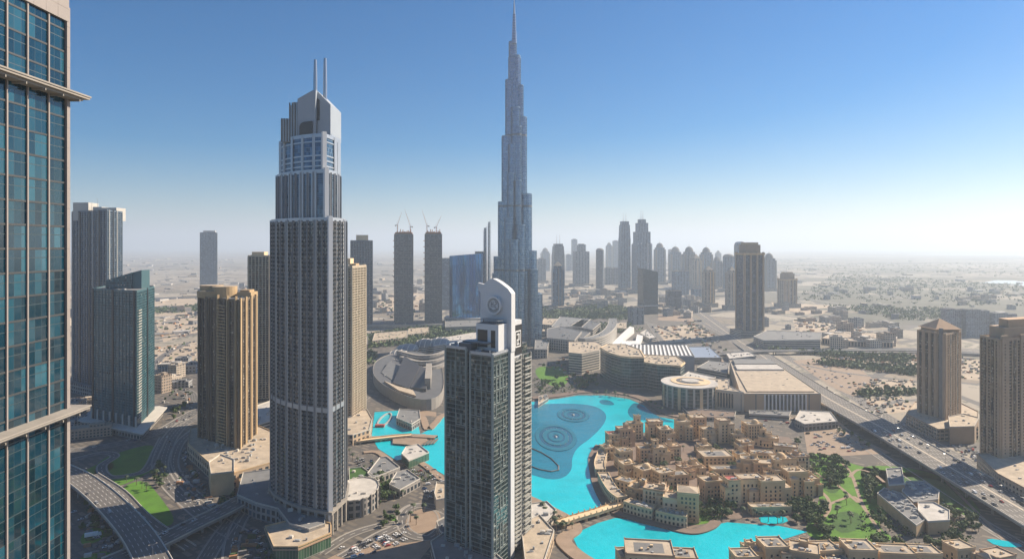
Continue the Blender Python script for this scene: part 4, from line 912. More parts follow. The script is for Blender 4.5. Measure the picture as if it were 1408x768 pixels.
mb = MB(); s = (a[0]+d[0]*L*.8, a[1]+d[1]*L*.8); mb.obox(s, d, L*.12, 1.4, 0, hh+8); mb.build('shade_strip', M['conc_dark'], t)  # proud dark strip standing in for the shaded central recess
for f in (.0, .18, .42, .62, .93):
    mb = MB(); s = (a[0]+d[0]*L*f, a[1]+d[1]*L*f); mb.obox(s, d, 3.4, 1.5, 0, hh+1.7); mb.build('pilaster', M['taupe'], t)
face_strips(t, q, hh-2, ((.08, .30, .53), (.25, .7)), 3.6, M['g_brown'], pr=1.0)
t, p = block('podium_building', 'terraced taupe podium round the pyramid roofed tower', 'podium', GP([(1246, 583), (1290, 606), (1345, 603), (1345, 580), (1318, 566), (1258, 566)]), 14, punched('taupe_podium_wall', (.40, .31, .235), bay=6, fh=4.5, u0=.1, u1=.9, v0=.3, v1=.85), M['roofb'], 72, 20, wp=M['taupe'])
t, p = block('beige_block', 'plain beige drum and block beside the pyramid roofed tower', 'building', GP([(1306, 610), (1340, 609), (1346, 596), (1325, 590), (1304, 594)]), 20, M['taupe'], M['roofb'], 73, 4)
p = quad3((1348, 642), (1374, 656), (1470, 640)); c = centre(p); Y0 = G(1374, 656)[1]; hh = zat(468, Y0)
t, q, c = beige_tower(p, hh, 'massive taupe apartment tower cut off by the right edge', 74)
mb = MB(); mb.prism(scale_poly(q, .8, (0, 0)), hh, zat(452, Y0)); mb.build('crown_block', M['taupe'], t)
mb = MB(); mb.prism(scale_poly(q, .5, (-16, -10)), zat(452, Y0), zat(441, Y0)); mb.build('crown_block', M['sandstone3'], t)
i0 = min(range(4), key=lambda i: q[i][1]); a, b = q[i0], q[(i0+1) % 4]; L = math.hypot(b[0]-a[0], b[1]-a[1]); d = ((b[0]-a[0])/L, (b[1]-a[1])/L)
for f in (.02, .28, .5):
    mb = MB(); s = (a[0]+d[0]*L*f, a[1]+d[1]*L*f); mb.obox(s, d, 9, 1.6, 0, hh+5); sh = mb.build('wall_panel', M['taupe'], t)
    for k in range(40):
        z = 24+k*3.3
        if z < hh-4: mb = MB(); s2 = (s[0]+d[0]*3.5, s[1]+d[1]*3.5); mb.obox(s2, d, 1.8, 1.66, z, z+1.5); mb.build('window', M['pane'], sh)
face_strips(t, q, hh-2, ((.2, .6), (.18, .42, .7)), 3.8, M['g_brown'], pr=1.0)
t, p = block('podium_building', 'taupe podium with rows of square openings at the right edge', 'podium', GP([(1343, 650), (1372, 680), (1440, 720), (1520, 700), (1480, 640)]), 20, punched('square_opening_wall', (.41, .32, .24), bay=5, fh=4.6, u0=.2, u1=.75, v0=.25, v1=.75), M['roofb'], 75, 20, wp=M['taupe'])
# grey slab estate behind
M['f_grey'] = punched('grey_slab_facade', (.30, .31, .33), (.08, .09, .10), 4.5, 3.6, .2, .85, .3, .85)
for i, (x0, x1, yt) in enumerate(((1298, 1309, 424), (1311, 1323, 426), (1324, 1344, 425), (1346, 1361, 427), (1363, 1381, 430), (1383, 1399, 432))):
    Xm, Y0 = G((x0+x1)/2, 462); block('slab_block', f'{("first", "second", "third", "fourth", "fifth", "last")[i]} grey slab block from the left in the estate behind the beige towers', 'apartment block', rect((x1-x0)*Y0/F, 26, Xm, Y0+(i % 2)*14), zat(yt, Y0), M['f_grey'], M['roofg'], 80+i, 3, group='grey slab estate')

# ------------------------------------------------------------------ far skyline
FM = [punched('far_facade_blue', (.12, .19, .27), (.03, .06, .10), 5, 3.8, .2, .85, .3, .9, every=3), punched('far_facade_grey', (.19, .22, .26), (.05, .07, .09), 4.5, 3.8, .25, .8, .3, .9, every=4),
      punched('far_facade_beige', (.42, .35, .28), (.07, .07, .07), 4.5, 3.6, .25, .75, .3, .8, every=3), punched('far_facade_dark', (.07, .10, .14), (.03, .04, .06), 5, 3.8, .1, .9, .25, .95, every=5)]
def far(x0, x1, yt, yb, style, fm, label, name='skyscraper', deep=.9, rot=.2, seed=0, cat='tower'):
    Xm, Y0 = G((x0+x1)/2, yb); W_ = (x1-x0)*Y0/F; k = 1/(math.cos(rot)+deep*math.sin(abs(rot))); w_ = W_*k; d_ = w_*deep
    hh = zat(yt, Y0); t = thing(name, label, cat, (Xm, Y0+W_*.5, 0)); mat = FM[fm]; rf = M['roofg']
    P = lambda s, s2=None: rect(w_*s, d_*(s2 or s), 0, 0, rot)
    def pr(nm, s, z0, z1, m=None, s1=None, s2=None):
        mb = MB(); mb.prism(P(s, s2), z0, z1, 0, 1, poly1=P(s1) if s1 else None); return mb.build(nm, [m or mat, rf], t)
    if style == 'dome':
        zb_ = hh-w_*.55; pr('shaft', 1, -.4, zb_-w_*.3); pr('shoulder', .88, zb_-w_*.3, zb_)
        mb = MB(); mb.dome(0, 0, zb_, w_*.40, d_*.40, w_*.5); mb.build('dome', M['roofb'] if fm == 2 else rf, t); mb = MB(); mb.cone(0, 0, 1, .3, hh-w_*.06, hh+w_*.2, 6); mb.build('finial', M['steel'], t)
        for sx in (-1, 1):
            for sy in (-1, 1):
                mb = MB(); c_ = math.cos(rot); s_ = math.sin(rot); x, y = sx*w_*.46, sy*d_*.46; mb.prism(rect(w_*.16, w_*.16, x*c_-y*s_, x*s_+y*c_, rot), -.4, zb_-w_*.2); mb.build('corner_shaft', M['conc_dark'] if fm != 2 else M['sandstone'], t)
    elif style == 'point':
        pr('shaft', 1, -.4, hh-w_*.6); pr('shoulder', .75, hh-w_*.6, hh-w_*.35); pr('roof', .72, hh-w_*.35, hh, M['roofb'], s1=.12)
        for sx in (-.3, 0, .3): mb = MB(); mb.prism(rect(w_*.1, d_*1.06, sx*w_, 0, rot), -.4, hh-w_*.52); mb.build('pier', M['sandstone'] if fm == 2 else M['conc_dark'], t)
    elif style == 'crown':
        z1 = hh-w_*.62; pr('shaft', 1, -.4, z1); pr('cornice', 1.12, z1, z1+w_*.10, M['sandstone']); pr('crown', .78, z1+w_*.1, hh-w_*.12, M['taupe']); pr('crown_cap', .62, hh-w_*.12, hh, M['sandstone'])
        for sx in (-.5, -.17, .17, .5):
            for sy in (-.5, .5):
                mb = MB(); c_ = math.cos(rot); s_ = math.sin(rot); x, y = sx*w_*.96, sy*d_; mb.prism(rect(w_*.09, w_*.09, x*c_-y*s_, x*s_+y*c_, rot), -.4, z1+w_*.14); mb.build('pier', M['taupe'], t)
    elif style == 'slant':
        mb = MB(); p = ccw(P(1)); mb.prism(p, -.4, hh, 0, 0, ztop=[hh if q[0] < 0 else hh-w_*.22 for q in p]); mb.build('shaft', [M['g_blue2'], rf], t)
        mb = MB(); mb.prism(scale_poly(p, 1.03, (0, 0)), zat(421, Y0), zat(419.5, Y0)); mb.build('belt_course', M['silver'], t)
    elif style == 'mast':
        pr('shaft', 1, -.4, hh*.75, s1=.97); pr('shaft', .94, hh*.75, hh*.95, s1=.84); pr('crown', .72, hh*.95, hh)
        for sx in (-.12, .15): mb = MB(); mb.cone(sx*w_, 0, 1.6, .6, hh, hh+w_*.8, 6); mb.build('mast', M['steel'], t)
    elif style == 'tiers':
        for s, z0, z1 in ((1, -.4, hh*.66), (.84, hh*.66, hh*.83), (.62, hh*.83, hh*.95), (.40, hh*.95, hh)): pr('tier', s, z0, z1)
        for sx in (-.05, .07): mb = MB(); mb.cone(sx*w_, 0, 1.6, .6, hh, hh+w_*.55, 6); mb.build('mast', M['steel'], t)
        for sx in (-.4, -.2, .2, .4): mb = MB(); mb.prism(rect(w_*.05, d_*1.05, sx*w_, 0, rot), -.4, hh*.66+6); mb.build('fin', M['silver'], t)
    elif style == 'step':
        pr('shaft', 1, -.4, hh*.82); pr('shaft', .48, hh*.82, hh*.97); pr('crown', .36, hh*.97, hh)
    elif style == 'round':
        mb = MB(); e = ell(w_*.5, d_*.5, n=18); mb.prism(e, -.4, hh-w_*.25, 0, 1); mb.build('shaft', [mat, rf], t); mb = MB(); mb.dome(0, 0, hh-w_*.25, w_*.48, d_*.48, w_*.25); mb.build('dome', rf, t)
    elif style == 'arch':
        pr('shaft', 1, -.4, hh-w_*.4); n = 10; mb = MB(); pts = [(-w_/2, hh-w_*.4)]+[(-w_/2*math.cos(math.pi*k/n), hh-w_*.4+w_*.4*math.sin(math.pi*k/n)) for k in range(n+1)][1:]
        slab_yz(mb, pts, -d_*.45, d_*.45); o = mb.build('arched_top', mat, t); o.rotation_euler = (0, 0, rot)
    elif style == 'wide':
        pr('shaft', 1, -.4, hh, s2=.5/deep*.5+.3); r = random.Random(seed)
        for k in range(3): mb = MB(); x = (k-1)*w_*.3; mb.prism(rect(w_*.16, w_*.12, x, 0, rot), hh-.01, hh+w_*r.uniform(.04, .09)); mb.build('plant_room', M['conc_dark'], t)
        mb = MB(); mb.parapet(P(1.01, (.5/deep*.5+.3)*1.01), hh-1, hh+1.5, .6); mb.build('parapet', M['concrete'], t)
    else:
        pr('shaft', 1, -.4, hh); pr('plant_room', .55, hh, hh+w_*.12, M['conc_dark'])
    if (x1-x0) > 12 and style not in ('wide', 'slant'):
        mb = MB(); mb.prism(rect(w_*1.5, d_*1.4, 0, 0, rot), -.4, 16, 0, 1); mb.build('podium', [M['w_strip'], M['roofb']], t)
    return t
M['g_blue2'] = curtain('slate_blue_glass', [(.015, .03, .05), (.03, .06, .09), (.09, .14, .18)], 3, 3.9, .06, .14, (.05, .07, .09), .08, metal=.4, jit=.03)
far(759, 777, 335, 396, 'mast', 3, 'dark blocky tower with two thin antennas behind a pointed tower, right of the needle')
far(759, 776, 360, 426, 'point', 0, 'small dark pointed tower nearest on the right of the needle tower', rot=.1)
far(789, 811, 335, 394, 'step', 1, 'broad grey tower with a narrow upper block between pointed and rounded towers')
far(820, 831, 341, 398, 'round', 3, 'slender dark tower with rounded top left of the paired masts', rot=0)
far(852, 868, 304, 400, 'mast', 0, 'tall blue flat topped skyscraper with two masts beside the stepped one')
far(872, 898, 301, 403, 'tiers', 0, 'tallest far skyscraper, stepped and ribbed, with two masts')
far(902, 915, 333, 391, 'dome', 0, 'pale domed tower first to the right of the ribbed skyscraper', rot=0)
far(923, 938, 338, 389, 'dome', 0, 'domed tower rising behind the flat slate office block', rot=0)
far(942, 957, 338, 396, 'dome', 1, 'domed tower of a close pair, left and farther one', rot=0)
far(951, 967, 350, 397, 'point', 2, 'pointed beige tower overlapping the close domed pair', rot=.15)
far(966, 980, 339, 394, 'dome', 0, 'hazy domed tower above the left beige pointed tower', rot=0)
far(981, 995, 352, 397, 'dome', 1, 'squat domed tower between the two beige pointed towers', rot=.2)
far(996, 1013, 349, 401, 'round', 0, 'broad hazy round topped tower behind the right beige pointed tower', rot=.1)
far(1013, 1027, 332, 406, 'arch', 0, 'tall blue arch topped tower just left of the crowned dark tower')
far(968.5, 984, 366, 422, 'point', 2, 'left one of two beige pointed towers in front of the domed row', rot=.12)
far(1001, 1016, 367, 426, 'point', 2, 'right one of two beige pointed towers in front of the domed row', rot=.12)
far(1053, 1067.5, 347, 400, 'dome', 1, 'pale domed tower just right of the crowned dark tower', rot=0)
far(1076.5, 1097, 374, 423, 'crown', 2, 'shorter beige crowned tower standing apart at the right', rot=.15)
T = far(1021, 1051.5, 333, 463, 'crown', 3, 'big dark crowned tower with pale piers beside the highway', rot=.1)
t, p = block('banded_building', 'long low banded building attached to the big dark crowned tower', 'building', GP([(1036, 474), (1050, 480), (1128, 479), (1130, 468), (1054, 465)]), 20, M['w_strip'], M['roofg'], 90, 12)
far(880.5, 906, 369, 432, 'slant', 3, 'dark glass office tower with slanted roof in front of the far skyline')
far(917.5, 940, 400, 427, 'wide', 3, 'dark office block right of the slanted glass tower', name='office_block', cat='office block')
far(864, 889.5, 423, 447, 'wide', 1, 'grey office block below the slanted glass tower', name='office_block', rot=.4, cat='office block')
far(926.5, 951, 373, 406, 'wide', 0, 'flat slate office block among the domed towers', name='office_block', cat='office block')
far(952, 969, 397, 411, 'wide', 0, 'low dark block beneath the domed towers', name='office_block', cat='office block')
far(738, 751, 356, 389, 'flat', 1, 'grey flat tower just right of the needle tower')
far(832, 842, 368, 391, 'flat', 1, 'left half of a faint block pair left of the masted skyscraper', name='office_block', cat='office block')
far(842.5, 852, 369, 391, 'flat', 1, 'right half of a faint block pair left of the masted skyscraper', name='office_block', cat='office block')
for i, (x0, x1, yt) in enumerate(((744, 756, 340), (786, 794, 329), (797, 806, 336), (834, 842, 333), (843, 851, 331), (920, 928, 343), (1036, 1044, 347), (778, 786, 350), (856, 862, 345), (985, 992, 344))):
    far(x0, x1, yt, 372, 'flat' if i % 3 else 'dome', 0, 'faint far tower fading into the haze behind the skyline')['group'] = 'towers faint in the haze'
# the wing of the needle tower
far(731, 746, 404, 463, 'flat', 0, 'dark low tower clinging to the right foot of the needle', rot=0)

# ------------------------------------------------------------------ mall and office quarter
M['g_mall'] = curtain('mall_glass', [(.012, .03, .035), (.03, .06, .065), (.12, .16, .16)], 3, 5.2, .06, .16, (.24, .25, .24), .15, jit=.03)
def shape(name, label, cat, pts, h, wall, roof, seed, ncl=8, world=False, wp=None, ph=1.2, group=None): return block(name, label, cat, pts if world else GP(pts), h, wall, roof, seed, ncl, wp=wp, ph=ph, group=group)
front = [(162, 1200), (166, 1165), (172, 1135), (184, 1108), (200, 1098), (218, 1090), (240, 1075), (262, 1062)]
t, p = shape('mall_building', 'curved glass fronted mall building with rounded end above the lake', 'mall', front[:5]+[(222, 1100), (230, 1180), (215, 1240), (180, 1240)], 52, M['g_mall'], M['roofb'], 100, 26, True, wp=M['sandstone2'])
mb = MB(); mb.prism(offset(p, 2.2), 50.6, 51.8); mb.build('roof_rim', M['sandstone2'], t)
t, p = shape('mall_building', 'glass mall wing stepping down to the right of the rounded end', 'mall', [(222.5, 1099), (240, 1080), (275, 1068), (290, 1100), (292, 1160), (232, 1180)], 43, M['g_mall'], M['roofb'], 101, 26, True, wp=M['sandstone2'])
mb = MB(); mb.prism(offset(p, 1.6), 41.8, 42.8); mb.build('roof_rim', M['sandstone2'], t)
t, p = shape('mall_building', 'lower beige curved mall arm reaching toward the spiral roof', 'mall', [(276, 1066), (262, 1020), (258, 1003), (300, 1010), (330, 1060), (300, 1110)], 26, M['w_strip'], M['roofl'], 102, 10, True)
# hall with a striped roof
Q = [G(868, 512), G(955, 512), G(945, 494), G(868, 493)]
t, p = block('exhibition_hall', 'grey hall with a black and white striped skylight roof', 'hall', Q, 30, plain('hall_grey', (.30, .30, .31), .6, .1), M['roofd'], 103, 0)
q0, q1, q2, q3 = loc_(Q, centre(Q))
for k in range(15):
    f0, f1 = (k+.15)/15, (k+.6)/15; L = lambda a, b, f: (a[0]+(b[0]-a[0])*f, a[1]+(b[1]-a[1])*f)
    mb = MB(); mb.prism(scale_poly([L(q0, q1, f0), L(q0, q1, f1), L(q3, q2, f1), L(q3, q2, f0)], 1, ky=.9), 30.02, 31.2); mb.build('skylight', M['white'], t)
t, p = shape('flat_hall', 'low hall with a pale grey plated roof behind the striped hall', 'hall', [(938, 500), (992, 500), (975, 484), (935, 484)], 12, M['w_strip'], M['silver'], 104, 6)
# drum with spiral roof
cD = (268, 991); t = thing('spiral_roof_building', 'round building with a spiral roof beside the beige village', 'mall', (*cD, 0))
e = ell(40, 44, n=48); mb = MB(); mb.prism(e, -.4, 33, 0, 1); mb.build('drum', [M['g_mall'], M['roofl']], t)
mb = MB(); mb.prism(ell(41.5, 45.5, n=48), 31.6, 33.6); mb.build('roof_disc', M['roofl'], t)
mb = MB(); mb.prism(ell(29, 31, 3, 3, 40), 33.61, 34.4, 0); mb.build('roof_disc', M['sandstone2'], t)
mb = MB(); e1, e2 = ell(21, 22, 3, 3, 40), ell(15, 16, 3, 3, 40)
for k in range(33): j = k+1; mb.prism([e1[k], e1[j % 40], e2[j % 40], e2[k]], 34.41, 34.8)
mb.build('spiral_channel', M['roofd'], t); mb = MB(); mb.prism(ell(13, 14, 3, 3, 30), 34.41, 35.4); mb.build('roof_disc', M['roofl'], t)
for k in range(12):
    a = math.pi+.15+k*math.pi/12*1.0
    mb = MB(); x, y = 40.3*math.cos(a), 44.3*math.sin(a); mb.prism(rect(2.6 if k % 3 else 4.5, 1.4, x, y, a+math.pi/2), -.4, 31.5); mb.build('pier', M['sandstone2'] if k % 3 == 0 else M['conc_light'], t)
t, p = shape('mall_building', 'beige mall wing between the spiral roof and the long striped wall', 'mall', [(300, 965), (335, 945), (328, 990), (345, 1040), (312, 1045), (306, 1000)], 27, M['cream'], M['roofb'], 105, 8, True)
i0 = 0; a, b = loc_([(300, 965)], centre([(300, 965), (335, 945), (328, 990), (345, 1040), (312, 1045), (306, 1000)]))[0], loc_([(335, 945)], centre([(300, 965), (335, 945), (328, 990), (345, 1040), (312, 1045), (306, 1000)]))[0]
L = math.hypot(b[0]-a[0], b[1]-a[1]); d = ((b[0]-a[0])/L, (b[1]-a[1])/L)
for k in range(6): mb = MB(); mb.obox((a[0]+d[0]*(3+k*4), a[1]+d[1]*(3+k*4)), d, 2.2, .4, 3, 24); mb.build('window_slot', M['pane'], t)
# long beige hall with striped front
Q = [(331, 947), (447, 947), (486, 1225), (407, 1225)]
t, p = block('long_hall', 'long beige hall with a dark striped front next to the parking lots', 'hall', Q, 25, plain('tan_cladding', (.45, .33, .22), .8, .06, .1), M['roofb'], 106, 40, wp=M['conc_light'])
q0 = p[0]
for k in range(11): mb = MB(); mb.box(q0[0]+36+k*5.4, q0[0]+36+k*5.4+3.1, q0[1]-.55, q0[1]+.2, 1, 23.5); mb.build('window_slot', M['pane'], t)
for k in range(12): mb = MB(); mb.box(q0[0]+33.6+k*5.4, q0[0]+33.6+k*5.4+1.9, q0[1]-1.5, q0[1]-.1, -.4, 24.4); mb.build('fin', M['white'], t)
for x in (1, 22, 99): mb = MB(); mb.box(q0[0]+x-1, q0[0]+x+.6, q0[1]-.4, q0[1]+.3, -.3, 24.7); mb.build('pilaster', M['conc_dark'], t)
for (f0, f1, m_) in ((.04, .60, 'roofb'), (.62, .78, 'roofl'), (.80, .97, 'roofg')):
    L = lambda a, b, f: (a[0]+(b[0]-a[0])*f, a[1]+(b[1]-a[1])*f); mb = MB()
    mb.prism(scale_poly([L(p[0], p[3], f0), L(p[1], p[2], f0), L(p[1], p[2], f1), L(p[0], p[3], f1)], .86, ky=1), 25.01, 26.4+f0*3); mb.build('roof_panel', M[m_], t)
t, p = shape('white_shed', 'small white flat roofed shed below the long striped hall', 'building', [(1093, 585), (1106, 592), (1152, 588), (1142, 574), (1100, 572)], 8, M['w_grey'], M['roofl'], 107, 8)
# curved banded offices
M['banded'] = curtain('banded_office_glass', [(.03, .04, .045), (.05, .06, .07), (.12, .13, .13)], 4, 4.8, .02, .5, (.50, .46, .40), .3, jit=.01)
arcp = spline([G(*q) for q in ((800, 489), (818, 486), (832, 479), (841, 468), (843, 456))], 4)
l_, r_, _ = ribbon(MB(), arcp, 22, 0)
t, p = shape('curved_office', 'curved banded beige office building left of the white canopy', 'office block', r_+l_[::-1], 37, M['banded'], M['roofg'], 108, 14, True)
for i, (pts, h_, lab) in enumerate((([(768, 474), (800, 478), (812, 468), (782, 462)], 20, 'dark terraced office wing behind the nearer banded building'), ([(785, 460), (815, 466), (826, 456), (800, 450)], 24, 'dark terraced office wing enclosed by the curved banded building'))): shape('office_wing', lab, 'office block', pts, h_, M['w_grey'], M['roofd'], 170+i, 12)
t, p = shape('curved_office', 'nearer banded office building with rounded corner above the garden', 'office block', [(782, 512), (800, 514), (824, 508), (829, 500), (820, 494), (782, 494)], 37, M['banded'], M['roofb'], 109, 26)
t, p = shape('curved_office', 'dark banded office building between the gardens and the curved offices', 'office block', [(752, 480), (790, 484), (800, 470), (770, 462), (752, 466)], 26, M['w_grey'], M['roofd'], 110, 10)
t, p = shape('office_building', 'wide grey low building with planted roof below the pointed dark tower', 'building', [(758, 462), (800, 462), (812, 450), (770, 446)], 24, M['w_strip'], M['roofg'], 111, 9)
t, p = shape('low_building', 'dark low building right at the foot of the needle tower', 'building', [(735, 492), (752, 492), (756, 478), (736, 478)], 18, M['w_grey'], M['roofg'], 112, 6)
for i, (pts, h_, wm, rf, lab) in enumerate((
 ([(890, 500), (925, 500), (918, 492), (890, 492)], 14, 'w_grey', 'roofl', 'pale plant building beside the striped hall'),
 ([(958, 512), (1000, 520), (1003, 505), (975, 502)], 9, 'w_strip', 'roofg', 'grey parking deck between the striped hall and the long hall'),
 ([(935, 560), (948, 574), (975, 578), (1010, 577), (1012, 570), (960, 566)], 4, 'w_grey', 'plazad', 'low dark arrival canopy under the spiral roof building'),
 ([(1030, 574), (1085, 577), (1088, 570), (1030, 569)], 5, 'w_strip', 'roofg', 'low grey canopy in front of the long striped wall'),
 ([(880, 462), (893, 470), (903, 468), (889, 457)], 8, 'w_strip', 'roofl', 'small white roofed block left of the sand lot'),
 ([(840, 455), (862, 457), (862, 448), (842, 447)], 10, 'w_beige', 'roofb', 'small tan block behind the curved banded building'),
 ([(745, 452), (765, 454), (768, 444), (748, 443)], 13, 'w_beige', 'roofb', 'tan block in the trees beside the needle tower'),
 ([(1003, 498), (1040, 494), (1030, 488), (998, 490)], 7, 'w_strip', 'roofl', 'white roofed shed behind the long hall'),
 ([(740, 560), (741, 548), (752, 546), (754, 551)], 4, 'w_grey', 'roofb', 'small kiosk on the far lake promenade'))):
    shape('low_building', lab, 'building', pts, h_, M[wm], M[rf], 180+i, 10)
sheet('parking_lot', [GP(q) for q in ([(900, 484), (935, 484), (932, 478), (896, 478)], [(960, 500), (1000, 500), (985, 488), (968, 488)], [(1130, 560), (1165, 588), (1100, 588), (1085, 575)], [(905, 440), (955, 442), (950, 434), (905, 432)], [(560, 560), (600, 566), (600, 572), (560, 568)], [(232, 655), (262, 690), (250, 700), (225, 672)])], M['plaza'], -.21)
# white swooping canopy
t = thing('canopy', 'white swooping triangular canopy in front of the sand lot', 'canopy', (*G(850, 474), 0)); o = G(850, 474)
for pts, zz in ((((836, 480), (846, 480), (872, 458), (866, 456)), (6, 6, 16, 16)), (((852, 478), (880, 476), (884, 466), (876, 464), (874, 472), (856, 472)), (5, 5, 9, 9, 7, 6))):
    P_ = [(*[a-b for a, b in zip(G(*q), o)],) for q in pts]; mb = MB(); pc = ccw(P_); zc = zz if pc == P_ else zz[::-1]
    mb.prism(pc, 0, 1, 0, ztop=list(zc)); mb.build('shell', M['white'], t)

# ------------------------------------------------------------------ mall wings and domes left of the centre
t, p = shape('shopping_mall', 'dark shopping mall with sloped black roofs and curved outer wall behind the lagoon', 'mall', smooth([G(*q) for q in ((511, 520), (518, 536), (542, 552), (575, 565), (604, 562), (612, 540), (606, 508), (580, 492), (545, 494), (518, 504))], 2), 15, plain('mall_wall', (.25, .235, .215), .8, .12), M['roofd'], 120, 50, True, wp=M['concrete'])
oc = centre(smooth([G(*q) for q in ((511, 520), (518, 536), (542, 552), (575, 565), (604, 562), (612, 540), (606, 508), (580, 492), (545, 494), (518, 504))], 2))
M['slate'] = plain('slate_roof', (.075, .075, .08), .6, .15, .1)
def wedge(pts, zs, mat, nm, par, zb0=14.5):
    P_ = [tuple(a-b for a, b in zip(G(*q), oc)) for q in pts]; pc = ccw(P_); zc = zs if pc == P_ else zs[::-1]; mb = MB(); mb.prism(pc, zb0, 0, 0, ztop=list(zc)); return mb.build(nm, mat, par)
wedge([(540, 540), (562, 548), (578, 530), (556, 514)], (17, 17, 34, 34), M['slate'], 'sloped_roof', t)
wedge([(563.5, 547), (586, 552), (590, 536), (579, 529)], (17, 20, 30, 34), M['slate'], 'sloped_roof', t)
wedge([(584, 548), (592, 548), (594, 524), (586, 524)], (32, 32, 32, 32), M['concrete'], 'stair_block', t)
wedge([(524, 524), (540, 536), (550, 520), (536, 512)], (16, 16, 22, 22), M['roofg'], 'sloped_roof', t)
for i, pts in enumerate(([(528, 538), (548, 552), (572, 560), (568, 551), (546, 545)], )): wedge(pts, (18, 18, 18, 17, 17), M['roofb'], 'terrace', t)
for k in range(5):
    P_ = spline([tuple(a-b for a, b in zip(G(*q), oc)) for q in ((556-k*2, 512-k*3.5), (575, 519-k*3.5), (598, 518-k*3.6), (614, 512-k*3.6))], 5); mb = MB(); l, r, _ = ribbon(MB(), P_, 5 if k % 2 else 9, 0)
    zz = 20+k*1.2
    for a in range(len(l)-1): mb.prism([l[a], r[a], r[a+1], l[a+1]], 14.8, zz)
    mb.build('curved_terrace', [M['concrete'], M['slate']][k % 2], t)
M['hallm'] = plain('weathered_metal', (.20, .21, .22), .45, .15, .1, metal=.4)
for i, (x, y, rx, ry, h) in enumerate(((560, 486, 24, 42, 9), (548, 494, 20, 26, 8), (584, 480, 22, 48, 12), (604, 478, 26, 60, 11))):
    cx, cy = G(x, y); t = thing('dome_roof', ('glass shell dome of the mall behind the black sloped roofs, farther left', 'smallest low dome at the left end of the mall roofs', 'pale ribbed dome in the middle of the mall roofs', 'long pale barrel roof running behind the crested tower')[i], 'dome', (cx, cy, 0))
    mb = MB(); mb.prism(ell(rx*1.06, ry*1.06, n=28), -.4, 11.8, 0, 1); mb.build('drum', [M['w_strip'], M['roofl']], t)
    mb = MB(); mb.dome(0, 0, 11.8, rx, ry, h, 28, 6); mb.build('shell', M['hallm'] if i != 2 else M['roofg'], t, smooth=True)
    for k in range(4):
        x_ = rx*(-.75+.5*k); s = math.sqrt(1-(x_/rx)**2); mb = MB(); P_ = [(x_, -ry*s*math.cos(math.pi*j/10), 11.6+h*s*1.02*math.sin(math.pi*j/10)) for j in range(11)]
        for a, b in zip(P_, P_[1:]): mb.tube(a, b, .9, n=5)
        mb.build('rib', M['conc_light'], t)
t, p = shape('long_building', 'long pale roofed building stretching behind the crested tower', 'building', [(596, 486), (660, 476), (700, 470), (700, 462), (650, 466), (596, 476)], 16, M['w_strip'], M['roofl'], 125, 20)
for i, (pts, lab) in enumerate((([(512, 475), (560, 470), (561, 460), (515, 464)], 'pink beige villa row in the trees below the unfinished towers'), ([(560, 466), (590, 462), (590, 455), (562, 457)], 'shorter pink beige villa row right of the longer row'), ([(492, 480), (506, 480), (506, 468), (492, 468)], 'small pink beige block beside the cream tower'))):
    shape('villa_row', lab, 'villa', pts, 11, M['w_beige'], M['roofb'], 126+i, 6)
t, p = shape('low_building', 'long dark low building between the unfinished towers and the trees', 'building', [(470, 452), (615, 452), (615, 446), (470, 446)], 11, M['w_strip'], M['roofd'], 130, 14)
t, p = shape('low_building', 'dark building with pale strip roofs below the blue glass block', 'building', [(612, 458), (664, 456), (664, 442), (612, 442)], 16, M['w_strip'], M['roofg'], 131, 8)

# ------------------------------------------------------------------ lagoon and plaza between the big towers
t, p = shape('pier_building', 'grey roofed pavilion standing on the lagoon edge', 'pavilion', [(545, 583), (566, 592), (578, 584), (577, 572), (549, 570)], 8, M['w_grey'], M['roofg'], 140, 3)
t = thing('jetty', 'wooden jetty deck reaching into the turquoise lagoon', 'jetty', (*G(560, 606), 0)); o = G(560, 606)
mb = MB(); P_ = [tuple(a-b for a, b in zip(G(*q), o)) for q in ((540, 611), (575, 614), (588, 607), (585, 598), (558, 599), (556, 604), (540, 603))]; mb.prism(P_, .9, 1.9); mb.build('deck', M['plaza'], t)
for k in range(5):
    x, y = G(582+k*4.3, 609-k*.6); mb = MB(); mb.prism(rect(2.2, 20, x-o[0], y-o[1]-2, -.15), 1.0, 1.5); mb.build('finger_pier', M['plazad'], t)
t = thing('footbridge', 'straight footbridge crossing the lagoon to the jetty', 'bridge', (*G(520, 607), 0)); o = G(520, 607)
P_ = spline([tuple(a-b for a, b in zip(G(*q), o)) for q in ((478, 611), (510, 607), (545, 603), (566, 601))], 5); mb = MB(); l, r, _ = ribbon(MB(), P_, 9, 0)
for a in range(len(l)-1): mb.prism([l[a], r[a], r[a+1], l[a+1]], 2.2, 3.2)
mb.build('deck', M['sandstone2'], t)
for sd_ in (l, r):
    mb = MB()
    for a, b in zip(sd_, sd_[1:]): mb.prism([a, b, (b[0]+.5, b[1]+.5), (a[0]+.5, a[1]+.5)], 3.21, 4.2)
    mb.build('parapet', M['sandstone'], t)
for k in range(3, len(P_)-2, 4): mb = MB(); mb.prism(rect(2, 8, *P_[k], 0), -.4, 2.19); mb.build('pier', M['sandstone'], t)
t = thing('floating_arch', 'dark oval floating frame moored in the lagoon', 'float', (*G(529, 577), 0))
mb = MB(); e1, e2 = ell(8, 36, n=24), ell(6, 33, n=24)
for k in range(24): mb.prism([e1[k], e1[(k+1) % 24], e2[(k+1) % 24], e2[k]], -.1, 1.4)
mb.build('frame', M['plant'], t); mb = MB(); mb.box(-6, 6, -36, -30, 0, 3); mb.build('cabin', M['redroof'], t)
shape('plaza_building', 'long grey metal roofed hall near the roundabout', 'building', [(505, 660), (512, 668), (550, 652), (532, 637), (522, 638)], 7, M['w_grey'], M['roofg'], 141, 4)
